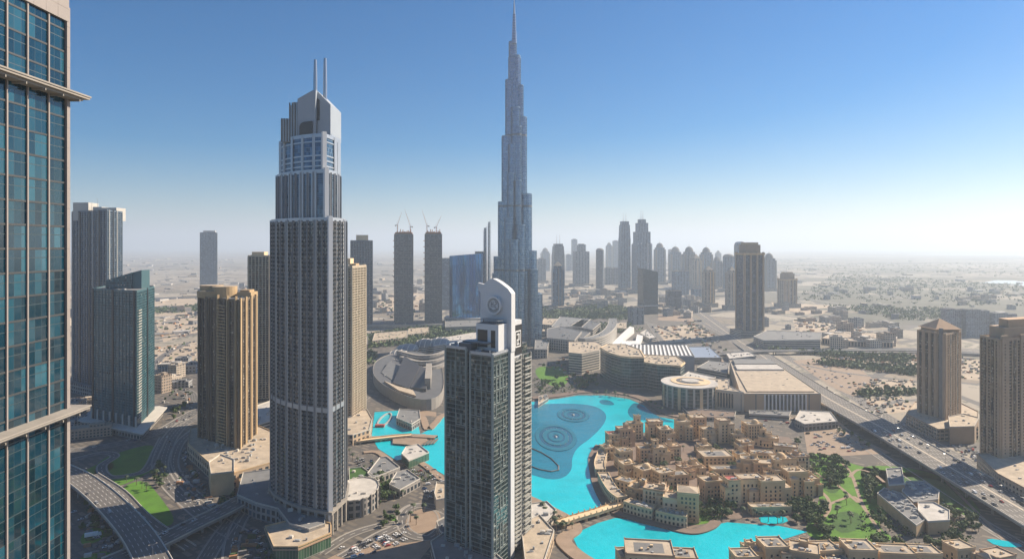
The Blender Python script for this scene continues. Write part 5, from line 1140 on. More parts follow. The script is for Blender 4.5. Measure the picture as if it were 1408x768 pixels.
shape('plaza_building', 'pale roofed hall joined to the grey metal roofed hall', 'building', [(535, 676), (550, 684), (578, 668), (560, 655), (545, 659)], 7, M['w_grey'], M['roofg'], 142, 9)
shape('plaza_building', 'beige glass sided pavilion above the crowded market parking', 'building', [(552, 634), (562, 644), (590, 632), (575, 620), (558, 624)], 8, M['g_green'], M['roofl'], 143, 4)
shape('plaza_building', 'small cream building against the left side of the crested tower', 'building', [(597, 690), (600, 700), (618, 696), (616, 676), (600, 674)], 8, M['cream'], M['roofb'], 144, 3)
shape('plaza_building', 'low terraced building with planted roof beside the stepped tower', 'building', [(480, 668), (500, 680), (522, 668), (498, 650), (480, 652)], 6, M['w_grey'], M['lawnd'], 145, 4)
shape('plaza_building', 'small dark roofed kiosk beside the roundabout', 'kiosk', [(605, 745), (600, 730), (615, 722), (640, 740), (640, 760)], 8, M['w_grey'], M['roofd'], 146, 6)

# ------------------------------------------------------------------ beige old style village
win_proto = None
def make_window_mesh(arch):
    mb = MB(); mb.box(-.62, .62, -.10, .02, 0, 1.7, 0); mb.box(-.78, -.621, -.16, .02, -.1, 1.8, 1); mb.box(.621, .78, -.16, .02, -.1, 1.8, 1); mb.box(-.78, .78, -.2, .02, -.3, -.101, 1)
    if arch:
        n = 6; pts = [(.62*math.cos(math.pi*k/n), 1.7+.6*math.sin(math.pi*k/n)) for k in range(n+1)]; slab_yz(mb, pts, -.10, .02, 0)
        pts = pts+[(-.8, 1.7), (-.8, 2.5), (.8, 2.5), (.8, 1.7)]
    o = mb.build('window', [M['pane'], M['sandstone2']]); me = o.data; bpy.data.objects.remove(o); return me
WM = [make_window_mesh(False), make_window_mesh(True)]
def add_windows(t, blocks, r, fh=3.9, bay=4.0, cap=70, arch=None):
    """one window object per opening on the outer faces of the blocks; those facing the viewer first"""
    tl = t.location; a = t.rotation_euler.z; sp = []
    for bi, (poly, z0, z1) in enumerate(blocks):
        p = ccw(poly); n = len(p)
        for i in range(n):
            q0, q1 = p[i], p[(i+1) % n]; L = math.hypot(q1[0]-q0[0], q1[1]-q0[1]); d = ((q1[0]-q0[0])/L, (q1[1]-q0[1])/L); nx, ny = d[1], -d[0]
            wnx, wny = nx*math.cos(a)-ny*math.sin(a), nx*math.sin(a)+ny*math.cos(a)
            vx, vy = tl.x, tl.y; vl = math.hypot(vx, vy); face = -(wnx*vx+wny*vy)/vl
            if face < -.35: continue
            k = int((L-1.5)/bay)
            for f in range(int((z1-z0-1.2)/fh)):
                for j in range(k):
                    u = L/2+(j-(k-1)/2)*bay; x, y = q0[0]+d[0]*u, q0[1]+d[1]*u; z = z0+1.2+f*fh
                    if z < 1: z = 1.2
                    if any(b != bi and inside((x+nx*.3, y+ny*.3), ccw(bp)) and z < bz1 and z > bz0-1 for b, (bp, bz0, bz1) in enumerate(blocks)): continue
                    if r.random() < .06: continue
                    sp.append((-face+r.random()*.4, x+nx*.003, y+ny*.003, z, math.atan2(d[1], d[0])))
    sp.sort(); ar = r.random() < .3 if arch is None else arch
    for _, x, y, z, th in sp[:cap]:
        o = bpy.data.objects.new('window', WM[1 if ar else 0]); C.objects.link(o); o.parent = t; o.location = (x, y, z); o.rotation_euler = (0, 0, th)
        s = 1.0 if not ar else .95; o.scale = (1.4*s, 1, 1.25*s)
SM = [M['sandstone'], M['sandstone2'], M['sandstone3'], M['sandstone'], M['sandstone2']]
def house(x, y, w_, d_, h, rz, seed, label, special=None, group=None, name='village_house'):
    r = random.Random(seed); X0, Y0 = G(x, y); t = thing(name, label, 'house' if name == 'village_house' else 'hotel', (X0, Y0, 0), rz, group)
    wm = M['cream'] if special == 'cream' else SM[seed % 5]; blocks = []
    main = rect(w_, d_); blocks.append((main, -.4, h))
    if special != 'court':
        if r.random() < .85: s = r.choice((-1, 1)); blocks.append((rect(w_*r.uniform(.35, .55), d_*.9, s*w_*r.uniform(.4, .55), r.uniform(-.3, .1)*d_), -.4, h*r.uniform(.62, .85)))
        if r.random() < .7: blocks.append((rect(w_*.4, d_*.5, r.uniform(-.3, .3)*w_, -d_*.42), -.4, h*r.uniform(.5, .8)))
        if special in (None, 'tower', 'cream') and (r.random() < .75 or special == 'tower'): k = .30 if special != 'tower' else .42; blocks.append((rect(w_*k, w_*k, r.uniform(-.28, .28)*w_, r.uniform(-.1, .3)*d_), h-2, h+r.uniform(3.0, 5.5)+(3 if special == 'tower' else 0)))
    for i, (p, z0, z1) in enumerate(blocks):
        mb = MB(); mb.prism(p, z0, z1-.02*i, 0, 1); o = mb.build('wall', [wm, M['redroof'] if special == 'red' and i == 0 else M['roofb']], t)
        mb = MB(); mb.parapet(offset(p, .18+.03*i), z1-.7, z1+.9, .45)
        c_ = ccw(p)
        for q in c_:                              # little corner merlons
            mb.prism(rect(.9, .9, q[0]*.985, q[1]*.985), z1+.88, z1+1.5)
        mb.build('parapet', SM[(seed+1) % 5], o)
        if i == 0 or r.random() < .5:
            for _ in range(r.randint(1, 3) if i else r.randint(2, 6)):
                cx, cy = centre(p); bb = max(abs(q[0]-cx) for q in p)*.6; bd = max(abs(q[1]-cy) for q in p)*.6
                mb = MB(); a_, b_ = r.uniform(-bb, bb), r.uniform(-bd, bd); mb.prism(rect(r.uniform(1, 3.2), r.uniform(1, 2.6), cx+a_, cy+b_), z1-.03, z1+r.uniform(.6, 1.9)); mb.build('roof_unit', M['plant'] if r.random() < .5 else wm, o)
    if special in ('dome',) or (special is None and r.random() < .22):
        rr = w_*.2; cx = r.uniform(-.2, .2)*w_; mb = MB(); mb.prism(ell(rr*1.08, rr*1.08, cx, 0, 14), h-.02, h+1.8); mb.dome(cx, 0, h+1.79, rr, rr, rr*.75, 16, 5); mb.build('dome', SM[(seed+1) % 5], t)
    if special == 'hip' or (special is None and r.random() < .25):
        p = blocks[-1][0]; z1 = blocks[-1][2]; mb = MB(); mb.prism(offset(p, .5), z1+.2, z1+3.2, poly1=scale_poly(p, .12)); mb.build('hip_roof', M['roofb'], t)
    if special == 'court' or special is None and r.random() < .3:
        mb = MB(); mb.prism(scale_poly(main, .62), h+.01, h+.12); mb.build('roof_terrace', M['conc_dark'], t)
    mb = MB()                                     # pergola beams / loggia posts in front
    for k in range(5): mb.box(-w_*.3+k*w_*.15-.12, -w_*.3+k*w_*.15+.12, -d_/2-2.2, -d_/2+.2, 3.4, 3.65)
    mb.box(-w_*.32, w_*.32, -d_/2-2.4, -d_/2-2.15, 3.66, 3.9); mb.build('pergola', M['bark'], t)
    for k in (-1, 0, 1):                          # bay balconies
        if r.random() < .6 and h > 12:
            z = r.choice((4.5, 8.4, 12.3)); mb = MB(); mb.box(k*w_*.3-1.6, k*w_*.3+1.6, -d_/2-1.5, -d_/2+.1, z-.3, z); mb.box(k*w_*.3-1.6, k*w_*.3+1.6, -d_/2-1.5, -d_/2-1.35, z+.01, z+1.1); mb.box(k*w_*.3-1.6, k*w_*.3-1.45, -d_/2-1.34, -d_/2, z+.01, z+1.1); mb.box(k*w_*.3+1.45, k*w_*.3+1.6, -d_/2-1.34, -d_/2, z+.01, z+1.1); mb.build('balcony', SM[(seed+2) % 5], t)
    add_windows(t, blocks, r, bay=r.choice((3.4, 3.9, 4.4)), fh=3.7)
    return t
rot0 = .25
village = [ # x, y(base), w, d, h, rot, special, label
 (835, 628, 13, 14, 13, .3, None, 'small dark topped house at the left tip of the island quarter'),
 (842, 613, 14, 14, 17, .2, 'red', 'house with a brownish red roof at the back left of the island'),
 (858, 612, 17, 14, 23, .25, None, 'tall clustered house next to the one with brownish red roof'),
 (873, 602, 17, 14, 21, .2, 'tower', 'towered house on the rear lake edge, left of the square one'),
 (900, 600, 18, 14, 22, .1, None, 'house with terraced top on the rear lake edge of the island'),
 (914, 606, 16, 15, 17, .1, 'dome', 'domed house in the second row near the rear lake edge'),
 (938, 602, 16, 16, 24, .1, 'tower', 'towered house at the rear end of the village by the mall'),
 (958, 598, 20, 16, 26, .1, 'hip', 'hip roofed tall house rising near the spiral roof building'),
 (972, 606, 15, 14, 17, .2, None, 'plain house right of the hip roofed tall one'),
 (993, 606, 15, 15, 29, .1, 'hip', 'slender tall arcaded house standing by itself at the back'),
 (1012, 610, 14, 12, 14, .2, None, 'low house beside the slender tall arcaded house'),
 (1034, 608, 20, 16, 26, .15, 'dome', 'large domed tall house at the back of the right quarter'),
 (1024, 622, 16, 14, 15, .2, None, 'house just in front of the large domed one'),
 (1056, 612, 24, 12, 11, -.3, None, 'long low house behind the right quarter near the shed'),
 (1080, 625, 26, 13, 12, -.35, 'court', 'long low courtyard house nearest the parking lot'),
 (858, 640, 15, 14, 19, .25, None, 'stacked house facing the lake on the island, left side'),
 (862, 655, 14, 14, 16, .3, None, 'house with white terrace boxes above the island shore'),
 (885, 634, 14, 13, 17, .15, None, 'square house with paired tall windows in the middle left'),
 (905, 634, 17, 13, 18, .1, 'tower', 'square towered house with large openings in the middle of the island'),
 (925, 628, 15, 13, 15, .1, None, 'low cubic house between the towered house and the courtyard'),
 (888, 662, 20, 16, 16, .5, 'dome', 'domed house at the heart of the island quarter'),
 (912, 668, 18, 15, 17, .4, 'hip', 'hip roofed house right of the island heart'),
 (878, 690, 17, 13, 16, -.55, None, 'house on the curved front row nearest the arched bridge'),
 (860, 676, 17, 12, 13, -.7, 'court', 'terraced shore house left of the curved front row'),
 (902, 700, 21, 15, 22, -.45, 'cream', 'cream fronted block in the middle of the shore row'),
 (928, 710, 20, 15, 20, -.35, 'cream', 'cream fronted block with deep windows on the right of the shore row'),
 (946, 712, 19, 17, 27, -.25, 'hip', 'tall hip roofed corner block at the right end of the shore row'),
 (930, 668, 22, 13, 14, .15, 'court', 'low house with louvred roof behind the tall corner block'),
 (952, 650, 16, 14, 11, .1, None, 'low cube with terrace roof by the island garden'),
 (940, 655, 12, 12, 12, .3, None, 'small cube left of the low terrace roofed cube'),
 (983, 638, 34, 24, 13, .06, 'court', 'big square courtyard building with sunken roof in the centre'),
 (996, 652, 30, 12, 8, .05, 'court', 'low gallery in front of the big courtyard building'),
 (978, 684, 22, 16, 20, .2, None, 'blocky house with deep openings left of the red roofed tower'),
 (1006, 694, 12, 13, 27, .1, 'red', 'narrow cream tower house with a bright red flat roof'),
 (1030, 688, 24, 14, 25, .06, 'hip', 'left half of the large hotel block with pyramid roofs'),
 (1058, 690, 24, 15, 24, .06, 'hip', 'right half of the large hotel block with pyramid roofs'),
 (1030, 652, 18, 13, 19, -.3, None, 'house with arcade on the left of the winding rear row'),
 (1050, 655, 24, 14, 17, -.1, None, 'long arcaded house in the middle of the winding rear row'),
 (1076, 652, 24, 15, 20, .05, 'dome', 'broad house with a small dome in the rear row'),
 (1097, 650, 18, 15, 21, .1, None, 'last house of the rear row facing the park'),
 (1072, 672, 17, 14, 22, .1, 'tower', 'towered house between the rear row and the hotel'),
 (1092, 678, 20, 15, 25, .1, 'hip', 'tall smooth walled house facing the park lawns'),
 (1112, 676, 15, 14, 16, .1, None, 'lower house at the right end beside the park trees'),
 (1018, 636, 14, 12, 12, .1, None, 'small house behind the winding rear row'),
 (1048, 632, 26, 12, 10, -.2, 'court', 'low courtyard house in the middle of the right quarter'),
 (968, 622, 14, 12, 10, .1, None, 'small low house above the big courtyard building'),
 (1058, 704, 38, 9, 7, .06, 'court', 'low arcaded terrace in front of the hotel pool'),
]
for i, (x, y, w_, d_, h, rz, sp_, lab) in enumerate(village): house(x, y, w_*.96, d_, h*.92, rz, i*7+3, lab, sp_, 'beige village houses')
south = [ # nearest row, cut by the lower edge
 (868, 785, 20, 16, 14, .1, 'court', 'large flat roofed beige block at the bottom, left of the canal end'),
 (892, 792, 34, 24, 21, -.12, 'court', 'biggest bottom block with a wide empty flat roof'),
 (932, 790, 26, 16, 16, -.1, 'court', 'bottom block with three sunken roof courts'),
 (1022, 790, 16, 14, 16, .05, 'court', 'small square bottom block with a sunken roof, left of the row'),
 (1040, 778, 18, 16, 14, .1, None, 'stepped bottom block second in the right hand row'),
 (1062, 780, 18, 17, 19, .05, 'court', 'tall bottom block third in the right hand row'),
 (1085, 782, 20, 18, 16, .1, 'court', 'bottom block with paired roof courts by the lagoon end'),
 (1106, 786, 20, 18, 18, -.4, None, 'angled bottom block with a long sloping wall'),
 (1130, 778, 22, 16, 15, .1, 'court', 'bottom block with cream roof terrace behind the angled one'),
 (1155, 776, 17, 15, 13, 0, 'court', 'bottom block with sunken terrace left of the park edge'),
 (1180, 784, 20, 18, 19, -.08, 'court', 'tall bottom block rising toward the lawns'),
 (1206, 776, 16, 14, 11, .05, None, 'low bottom block between two taller ones'),
 (1228, 782, 26, 16, 15, -.1, 'court', 'wide bottom block with tan roof near the banquet halls'),
 (1262, 780, 27, 15, 14, -.1, 'court', 'bottom block with diagonal roof beams'),
 (1150, 790, 20, 14, 12, .1, 'court', 'bottom block with glassy square roof light'),
 (1318, 768, 16, 14, 11, .2, 'hip', 'small hip roofed house beside the small blue pool'),
 (1372, 778, 18, 14, 10, .3, 'hip', 'low house right of the small blue pool at the bottom'),
 (1000, 796, 20, 14, 9, 0, 'court', 'low bottom block partly in the canal shade'),
]
for i, (x, y, w_, d_, h, rz, sp_, lab) in enumerate(south): house(x, y, w_, d_, h, rz, i*11+5, lab, sp_, 'beige houses along the bottom')
# club houses in the park
for i, (pts, h, lab) in enumerate((([(1218, 664), (1222, 688), (1244, 686), (1240, 662)], 14, 'brown upper block of the park club house'), ([(1206, 692), (1260, 738), (1275, 728), (1240, 692), (1216, 684)], 9, 'long grey roofed wing of the park club house, left'), ([(1240, 690), (1256, 706), (1290, 702), (1292, 690), (1270, 676), (1246, 676)], 10, 'grey roofed wing of the park club house with plant on top'), ([(1262, 718), (1276, 734), (1306, 732), (1306, 718), (1284, 706), (1262, 706)], 10, 'pale roofed hall at the near end of the park club house'))):
    shape('club_house', lab, 'club house', pts, h, M['sandstone3'] if not i else M['sandstone'], M['roofg'] if i != 3 else M['roofl'], 150+i, (3, 22, 18, 3)[i], group='park club house')
for i, (a_, lab) in enumerate((([(829, 662), (836, 676), (845, 689), (856, 697)], 'low cream terrace range on the island shore above the arched bridge'), ([(862, 701), (880, 707), (900, 712)], 'low cream terrace range right of the arched bridge on the shore'), ([(905, 714), (925, 719), (945, 722)], 'low cream terrace range under the cream fronted blocks'), ([(826, 655), (824, 645), (828, 632), (833, 622)], 'low terrace range on the left tip of the island shore'))):
    P_ = spline([G(*q) for q in a_], 3); l_, r_, _ = ribbon(MB(), P_, 11, 0)
    t, p = shape('terrace_range', lab, 'house', r_+l_[::-1], 9 if i < 3 else 7, M['w_terrace'], M['roofb'], 190+i, 8, True, wp=M['sandstone2'], group='shore terraces')
# arched bridge between promenade and island
t = thing('arched_bridge', 'curved stone bridge with arches and lamp posts linking promenade and island', 'bridge', (*G(812, 712), 0)); o = G(812, 712)
P_ = spline([tuple(a-b for a, b in zip(G(*q), o)) for q in ((770, 724), (788, 718), (812, 711), (834, 704), (852, 698))], 6); l, r, _ = ribbon(MB(), P_, 9, 0); mb = MB(); n = len(l)
for a in range(n-1): mb.prism([l[a], r[a], r[a+1], l[a+1]], 2.6, 4.0)
mb.build('deck', M['sandstone2'], t)
for sd_ in (l, r):
    mb = MB()
    for a, b in zip(sd_, sd_[1:]): mb.prism([(a[0]-.3, a[1]-.3), (b[0]-.3, b[1]-.3), (b[0]+.3, b[1]+.3), (a[0]+.3, a[1]+.3)], 4.01, 5.1)
    mb.build('parapet', M['sandstone'], t)
for k in range(2, n-1, 4): mb = MB(); mb.prism(rect(2.2, 8.6, *P_[k], .3), -.5, 2.59); mb.build('pier', M['sandstone'], t)
for k in range(1, n-1, 2):
    for sd_ in (l, r): mb = MB(); mb.prism(rect(.9, .9, *sd_[k]), 5.11, 6.4); mb.dome(*sd_[k], 6.39, .5, .5, .6, 8, 3); mb.build('lantern_post', M['sandstone2'], t)

# ------------------------------------------------------------------ low city beyond, one by one near and massed far
kinds = []
for k, (mt, rf) in enumerate(((punched('pale_small_facade', (.50, .43, .35), bay=4, fh=3.5), 'roofl'), (punched('tan_small_facade', (.40, .32, .25), bay=4, fh=3.5), 'roofb'), (punched('grey_small_facade', (.32, .32, .32), bay=5, fh=4), 'roofg'))):
    for (a_, b_, h_) in ((30, 20, 9), (50, 26, 12), (24, 24, 20)):
        t = thing('low_building', 'x', 'building'); mb = MB(); mb.prism(rect(a_, b_), -.4, h_, 0, 1); mb.prism(rect(a_*.35, b_*.4, a_*.15, 0), h_, h_+3, 0, 1); mb.parapet(rect(a_+.4, b_+.4), h_-.8, h_+1.1, .5, 0); mb.build('wall', [mt, M[rf]], t); kinds.append((t, (a_, b_, h_)))
def near_road(x, y): return False
regions = [ # polygon in the photograph, count, label, group
 ([(215, 418), (272, 415), (272, 398), (300, 392), (372, 398), (372, 420), (240, 440)], 26, 'small hazy low building in the district behind the golden tower', 'low buildings beyond the golden tower'),
 ([(60, 470), (98, 470), (98, 430), (60, 430)], 4, 'low building glimpsed beside the close glass tower', 'low buildings at far left'),
 ([(512, 442), (535, 442), (535, 400), (512, 400)], 9, 'low building glimpsed left of the unfinished towers', 'low buildings left of the unfinished towers'),
 ([(568, 438), (582, 438), (582, 390), (568, 390)], 6, 'low building glimpsed between the unfinished towers', 'low buildings between the unfinished towers'),
 ([(750, 445), (770, 430), (840, 430), (870, 418), (860, 402), (760, 402)], 48, 'low beige building in the trees right of the needle tower', 'low buildings right of the needle tower'),
 ([(905, 440), (960, 440), (990, 420), (960, 408), (905, 412)], 22, 'low block around the base of the far skyline', 'low blocks by the highway'),
 ([(1040, 455), (1120, 452), (1240, 470), (1250, 440), (1120, 420), (1040, 425)], 22, 'low building on the open ground right of the crowned tower', 'low buildings on the open ground'),
 ([(1130, 480), (1255, 476), (1255, 460), (1130, 458)], 12, 'low hall near the overpass in the middle distance', 'low halls by the overpass'),
 ([(214, 505), (270, 500), (272, 530), (225, 545)], 8, 'low workshop between the teal tower and golden tower', 'low workshops left of the golden tower'),
 ([(98, 545), (130, 560), (130, 600), (98, 600)], 6, 'low building at the foot of the dark apartment tower', 'low buildings at left'),
 ([(1120, 420), (1408, 430), (1408, 400), (1120, 395)], 26, 'tiny low building in the hazy green plain at right', 'tiny buildings in the plain')]
solid = []
first = {}
for ri, (pg, n_, lab, grp) in enumerate(regions):
    for i, (x, y) in enumerate(scatter(GP(pg), n_, 38, 200+ri)):
        k = rnd.randrange(9); src, _ = kinds[k]; s = rnd.uniform(.7, 1.3)
        if k not in first: first[k] = 1; o = src; o.location = (x, y, 0); o.rotation_euler = (0, 0, rnd.choice((.2, .5, 1.2))); o['label'] = lab; o['group'] = grp
        else: o = dup(src, (x, y, 0), rnd.choice((.2, .5, 1.2, 1.7)), (s, s, rnd.uniform(.8, 1.5)), lab, grp)
for k, (src, _) in enumerate(kinds):
    if k not in first:
        for c_ in list(src.children): bpy.data.objects.remove(c_)
        bpy.data.objects.remove(src)
t, p = shape('ring_building', 'curved colonnaded half built ring on the sandy ground past the overpass', 'building', [(1130, 472), (1160, 476), (1228, 478), (1234, 470), (1200, 464), (1150, 462)], 13, punched('column_wall', (.36, .27, .2), bay=7, fh=14, u0=.3, u1=.95, v0=.1, v1=.8), M['sand'], 160, 5)
mb = MB(); r = random.Random(5)
for _ in range(1900):
    Y = 1500*(8 ** r.random()); x = r.uniform(-1.15, 1.15)*Y
    px, py = 704+F*x/Y, HY+F*H/Y
    if (480 < px < 1010 and py > 405) or (px > 860 and px < 1130 and py > 395) or py > 462: continue
    if r.random() < .72 and px > 1090: continue
    a = r.uniform(8, 40)*(1+Y/9000); mb.prism(rect(a, a*r.uniform(.4, .9), x, Y, r.choice((.2, .6, 1.3))), -.4, r.choice((4, 5, 6, 8, 14))*r.uniform(.7, 1.2), r.randrange(3), r.randrange(3))
tag(mb.build('distant_city', [M['roofl'], M['roofb'], M['roofg']]), 'pale low city scattered to the horizon', kind='stuff')

# ------------------------------------------------------------------ trees
def crown_mesh(name, seed, rx, rz, z0, clumps=9, per=46, leaf=.62, mats=None):
    r = random.Random(seed); mb = MB(); cl = []
    for _ in range(clumps):
        a = r.uniform(0, 6.28); q = math.sqrt(r.random())*.72; cl.append((rx*q*math.cos(a), rx*q*math.sin(a), z0+rz*r.uniform(.25, .95)-q*rz*.25, rx*r.uniform(.28, .48)))
    for (cx, cy, cz, cr_) in cl:
        for _ in range(per):
            v = Vector((r.gauss(0, 1), r.gauss(0, 1), r.gauss(0, 1))).normalized()*cr_*r.uniform(.55, 1.08); p = Vector((cx, cy, cz))+Vector((v.x, v.y, v.z*.8))
            nn = (v.normalized()+Vector((r.uniform(-.8, .8), r.uniform(-.8, .8), r.uniform(-.3, .9)))).normalized(); x = nn.orthogonal().normalized(); y = nn.cross(x); s = leaf*r.uniform(.6, 1.3)
            th = r.uniform(0, 3); x, y = x*math.cos(th)+y*math.sin(th), y*math.cos(th)-x*math.sin(th)
            mb.face([p-x*s, p-y*s*.6, p+x*s, p+y*s*.6], 0 if r.random() < .6 else 1)
    o = mb.build(name, mats); me = o.data; bpy.data.objects.remove(o); return me
def trunk_mesh(h, r0, seed, limbs=4, spread=1.6):
    r = random.Random(seed); mb = MB(); mb.tube((0, 0, -.3), (0, 0, h*.6), r0, r0*.7, 6)
    for k in range(limbs): a = k*6.28/limbs+r.random(); mb.tube((0, 0, h*.5), (spread*math.cos(a), spread*math.sin(a), h*r.uniform(.9, 1.2)), r0*.55, r0*.2, 5)
    o = mb.build('trunk', M['bark']); me = o.data; bpy.data.objects.remove(o); return me
LM = [M['leaf'], M['leaf2']]
TP = [(crown_mesh('crown', s, rx, rz, z0, c_, 42, lf, LM), trunk_mesh(z0+1.5, .28, s)) for s, rx, rz, z0, c_, lf in ((1, 3.6, 4.6, 2.0, 9, .75), (2, 4.6, 5.0, 2.2, 12, .85), (3, 3.0, 5.6, 1.8, 8, .7), (4, 5.2, 4.4, 2.4, 13, .9))]
def palm_meshes(seed):
    r = random.Random(seed); mb = MB(); hgt = 8.5; mb.tube((0, 0, -.3), (.25, .1, hgt*.5), .32, .24, 6); mb.tube((.25, .1, hgt*.5), (.35, .25, hgt), .24, .2, 6); o = mb.build('trunk', M['bark']); tm = o.data; bpy.data.objects.remove(o)
    mb = MB()
    for k in range(17):
        a = k*6.28/17+r.uniform(-.15, .15); up = r.uniform(.1, 1.3); L = r.uniform(2.6, 3.4); d = Vector((math.cos(a), math.sin(a), 0)); s = Vector((-d.y, d.x, 0)); p = Vector((.35, .25, hgt)); pv = p; wv = .12
        for j in range(1, 5):
            f = j/4; q = p+d*L*f+Vector((0, 0, up*f*1.5-2.6*f*f)); wq = (.55, .62, .5, .06)[j-1]; mb.face([pv-s*wv, pv+s*wv, q+s*wq-Vector((0, 0, .2)), q-s*wq-Vector((0, 0, .2))], 0); pv, wv = q, wq
    o = mb.build('crown', M['leafp']); cm = o.data; bpy.data.objects.remove(o); return cm, tm
PP = [palm_meshes(1), palm_meshes(2)]
def plant_tree(x, y, protos, r, s, label, group, name):
    cm, tm = r.choice(protos); t = thing(name, label, 'palm' if name == 'palm_tree' else 'tree', (x, y, -.2), r.uniform(0, 6.28), group); t.scale = (s, s, s*r.uniform(.85, 1.15))
    for nm, me in (('crown', cm), ('trunk', tm)): o = bpy.data.objects.new(nm, me); C.objects.link(o); o.parent = t
foot_v = []
for (x, y, w_, d_, h, rz, sp_, lab) in village+south: X0, Y0 = G(x, y); foot_v.append((X0, Y0, max(w_, d_)*.62))
def free(x, y, k=1.0): return all((x-a)**2+(y-b)**2 > (c_*k)**2 for a, b, c_ in foot_v)
zones = [
 ([(1118, 622), (1150, 632), (1165, 655), (1150, 672), (1132, 655), (1118, 645)], 20, 'tree', 'leafy tree in the belt between village and upper park lawn', 'trees along the upper park lawn', 1),
 ([(1150, 632), (1210, 650), (1212, 690), (1195, 700), (1172, 672), (1158, 650)], 16, 'tree', 'leafy tree in the diagonal belt through the park', 'trees through the park', 1),
 ([(1180, 700), (1206, 700), (1260, 744), (1310, 742), (1320, 760), (1240, 765), (1190, 740)], 15, 'tree', 'tree in the dark belt along the park club house', 'trees along the club house', 1),
 ([(1085, 692), (1130, 690), (1150, 712), (1140, 740), (1112, 728), (1085, 712)], 30, 'tree', 'tree between the hotel pool and the park', 'trees by the hotel pool', 1),
 ([(1120, 742), (1180, 745), (1250, 760), (1250, 775), (1120, 765)], 14, 'tree', 'tree behind the bottom row of houses', 'trees behind the bottom houses', 1),
 ([(945, 680), (1000, 690), (1010, 708), (985, 714), (950, 700)], 22, 'tree', 'tree in the shady garden behind the tall corner block', 'trees in the island garden', 1),
 ([(960, 612), (1010, 616), (1025, 640), (1005, 655), (965, 648), (945, 625)], 22, 'tree', 'tree around the big courtyard building', 'trees around the courtyard building', 1),
 ([(875, 640), (915, 648), (920, 660), (880, 655)], 8, 'tree', 'tree in the inner garden of the island', 'trees in the inner island garden', 1),
 ([(1290, 690), (1340, 700), (1350, 735), (1310, 745), (1300, 720)], 16, 'tree', 'tree between club house and raised highway', 'trees below the highway', 1),
 ([(500, 672), (520, 655), (538, 668), (530, 690), (510, 690)], 16, 'tree', 'tree in the dark grove beside the stepped tower podium', 'grove beside the stepped tower', 1),
 ([(300, 690), (322, 682), (326, 694), (305, 700)], 5, 'tree', 'tree in front of the plain beige block', 'trees by the beige block', 1),
 ([(740, 522), (820, 516), (832, 528), (800, 537), (742, 540)], 26, 'tree', 'tree in the garden above the lake promenade', 'trees above the promenade', 1.1),
 ([(960, 712), (985, 712), (1080, 722), (1085, 716), (1020, 705)], 10, 'palm_tree', 'palm beside the hotel pool', 'palms at the hotel pool', 1),
 ([(738, 694), (760, 708), (790, 728), (776, 742), (757, 722), (738, 706)], 16, 'palm_tree', 'palm on the curved promenade near the bridge', 'palms on the promenade', .9),
 ([(815, 540), (868, 546), (900, 560), (930, 575), (905, 566), (868, 550), (815, 543)], 20, 'palm_tree', 'palm lining the far lake promenade below the mall', 'palms below the mall', .9),
 ([(1108, 640), (1130, 700), (1190, 730), (1220, 700), (1190, 660), (1160, 640)], 18, 'palm_tree', 'palm dotted over the park lawns', 'palms on the park lawns', .9),
 ([(480, 622), (520, 640), (560, 690), (545, 700), (500, 650), (480, 640)], 12, 'palm_tree', 'palm on the plaza between the big towers', 'palms on the plaza', .85),
 ([(150, 655), (205, 665), (225, 640), (232, 660), (210, 680)], 12, 'palm_tree', 'palm between the flyover lawns', 'palms by the flyover', .9),
]
zones += [
 ([(100, 690), (130, 700), (150, 725), (110, 730)], 6, 'tree', 'tree near the white box truck at lower left', 'trees near the truck', .8),
 ([(205, 640), (222, 636), (232, 668), (216, 672)], 9, 'tree', 'tree between the curving roads at left', 'trees between the roads', .75),
 ([(228, 560), (255, 556), (262, 568), (235, 580)], 8, 'tree', 'tree beside the road behind the golden tower podium', 'trees behind the golden tower', .9),
 ([(520, 706), (548, 700), (552, 720), (530, 730)], 7, 'tree', 'tree on the green wedge left of the roundabout', 'trees left of the roundabout', .7),
 ([(560, 700), (600, 705), (600, 722), (565, 722)], 4, 'palm_tree', 'palm on the roundabout island', 'palms on the roundabout', .8),
 ([(1240, 600), (1262, 606), (1310, 640), (1300, 646)], 12, 'tree', 'tree between the raised highway and taupe podium', 'trees by the taupe podium', .7),
 ([(1150, 588), (1200, 612), (1195, 618), (1145, 594)], 10, 'tree', 'tree along the sandy lot below the highway', 'trees by the sandy lot', .7)]
tr = random.Random(99)
for zi, (pg, n_, nm, lab, grp, s) in enumerate(zones):
    for (x, y) in scatter(GP(pg), n_, 4.5, 300+zi):
        if free(x, y, .8): plant_tree(x, y, PP if nm == 'palm_tree' else TP, tr, s*tr.uniform(.75, 1.25), lab, grp, nm)
for i in range(95):                             # between the houses
    x, y = G(tr.uniform(850, 1110), tr.uniform(605, 700))
    if free(x, y, .62) and not inside((x, y), GP(lake)): plant_tree(x, y, PP if i % 2 else TP, tr, tr.uniform(.7, 1), ('palm' if i % 2 else 'leafy tree')+' squeezed between the village houses', ('palms' if i % 2 else 'trees')+' between the village houses', 'palm_tree' if i % 2 else 'tree')
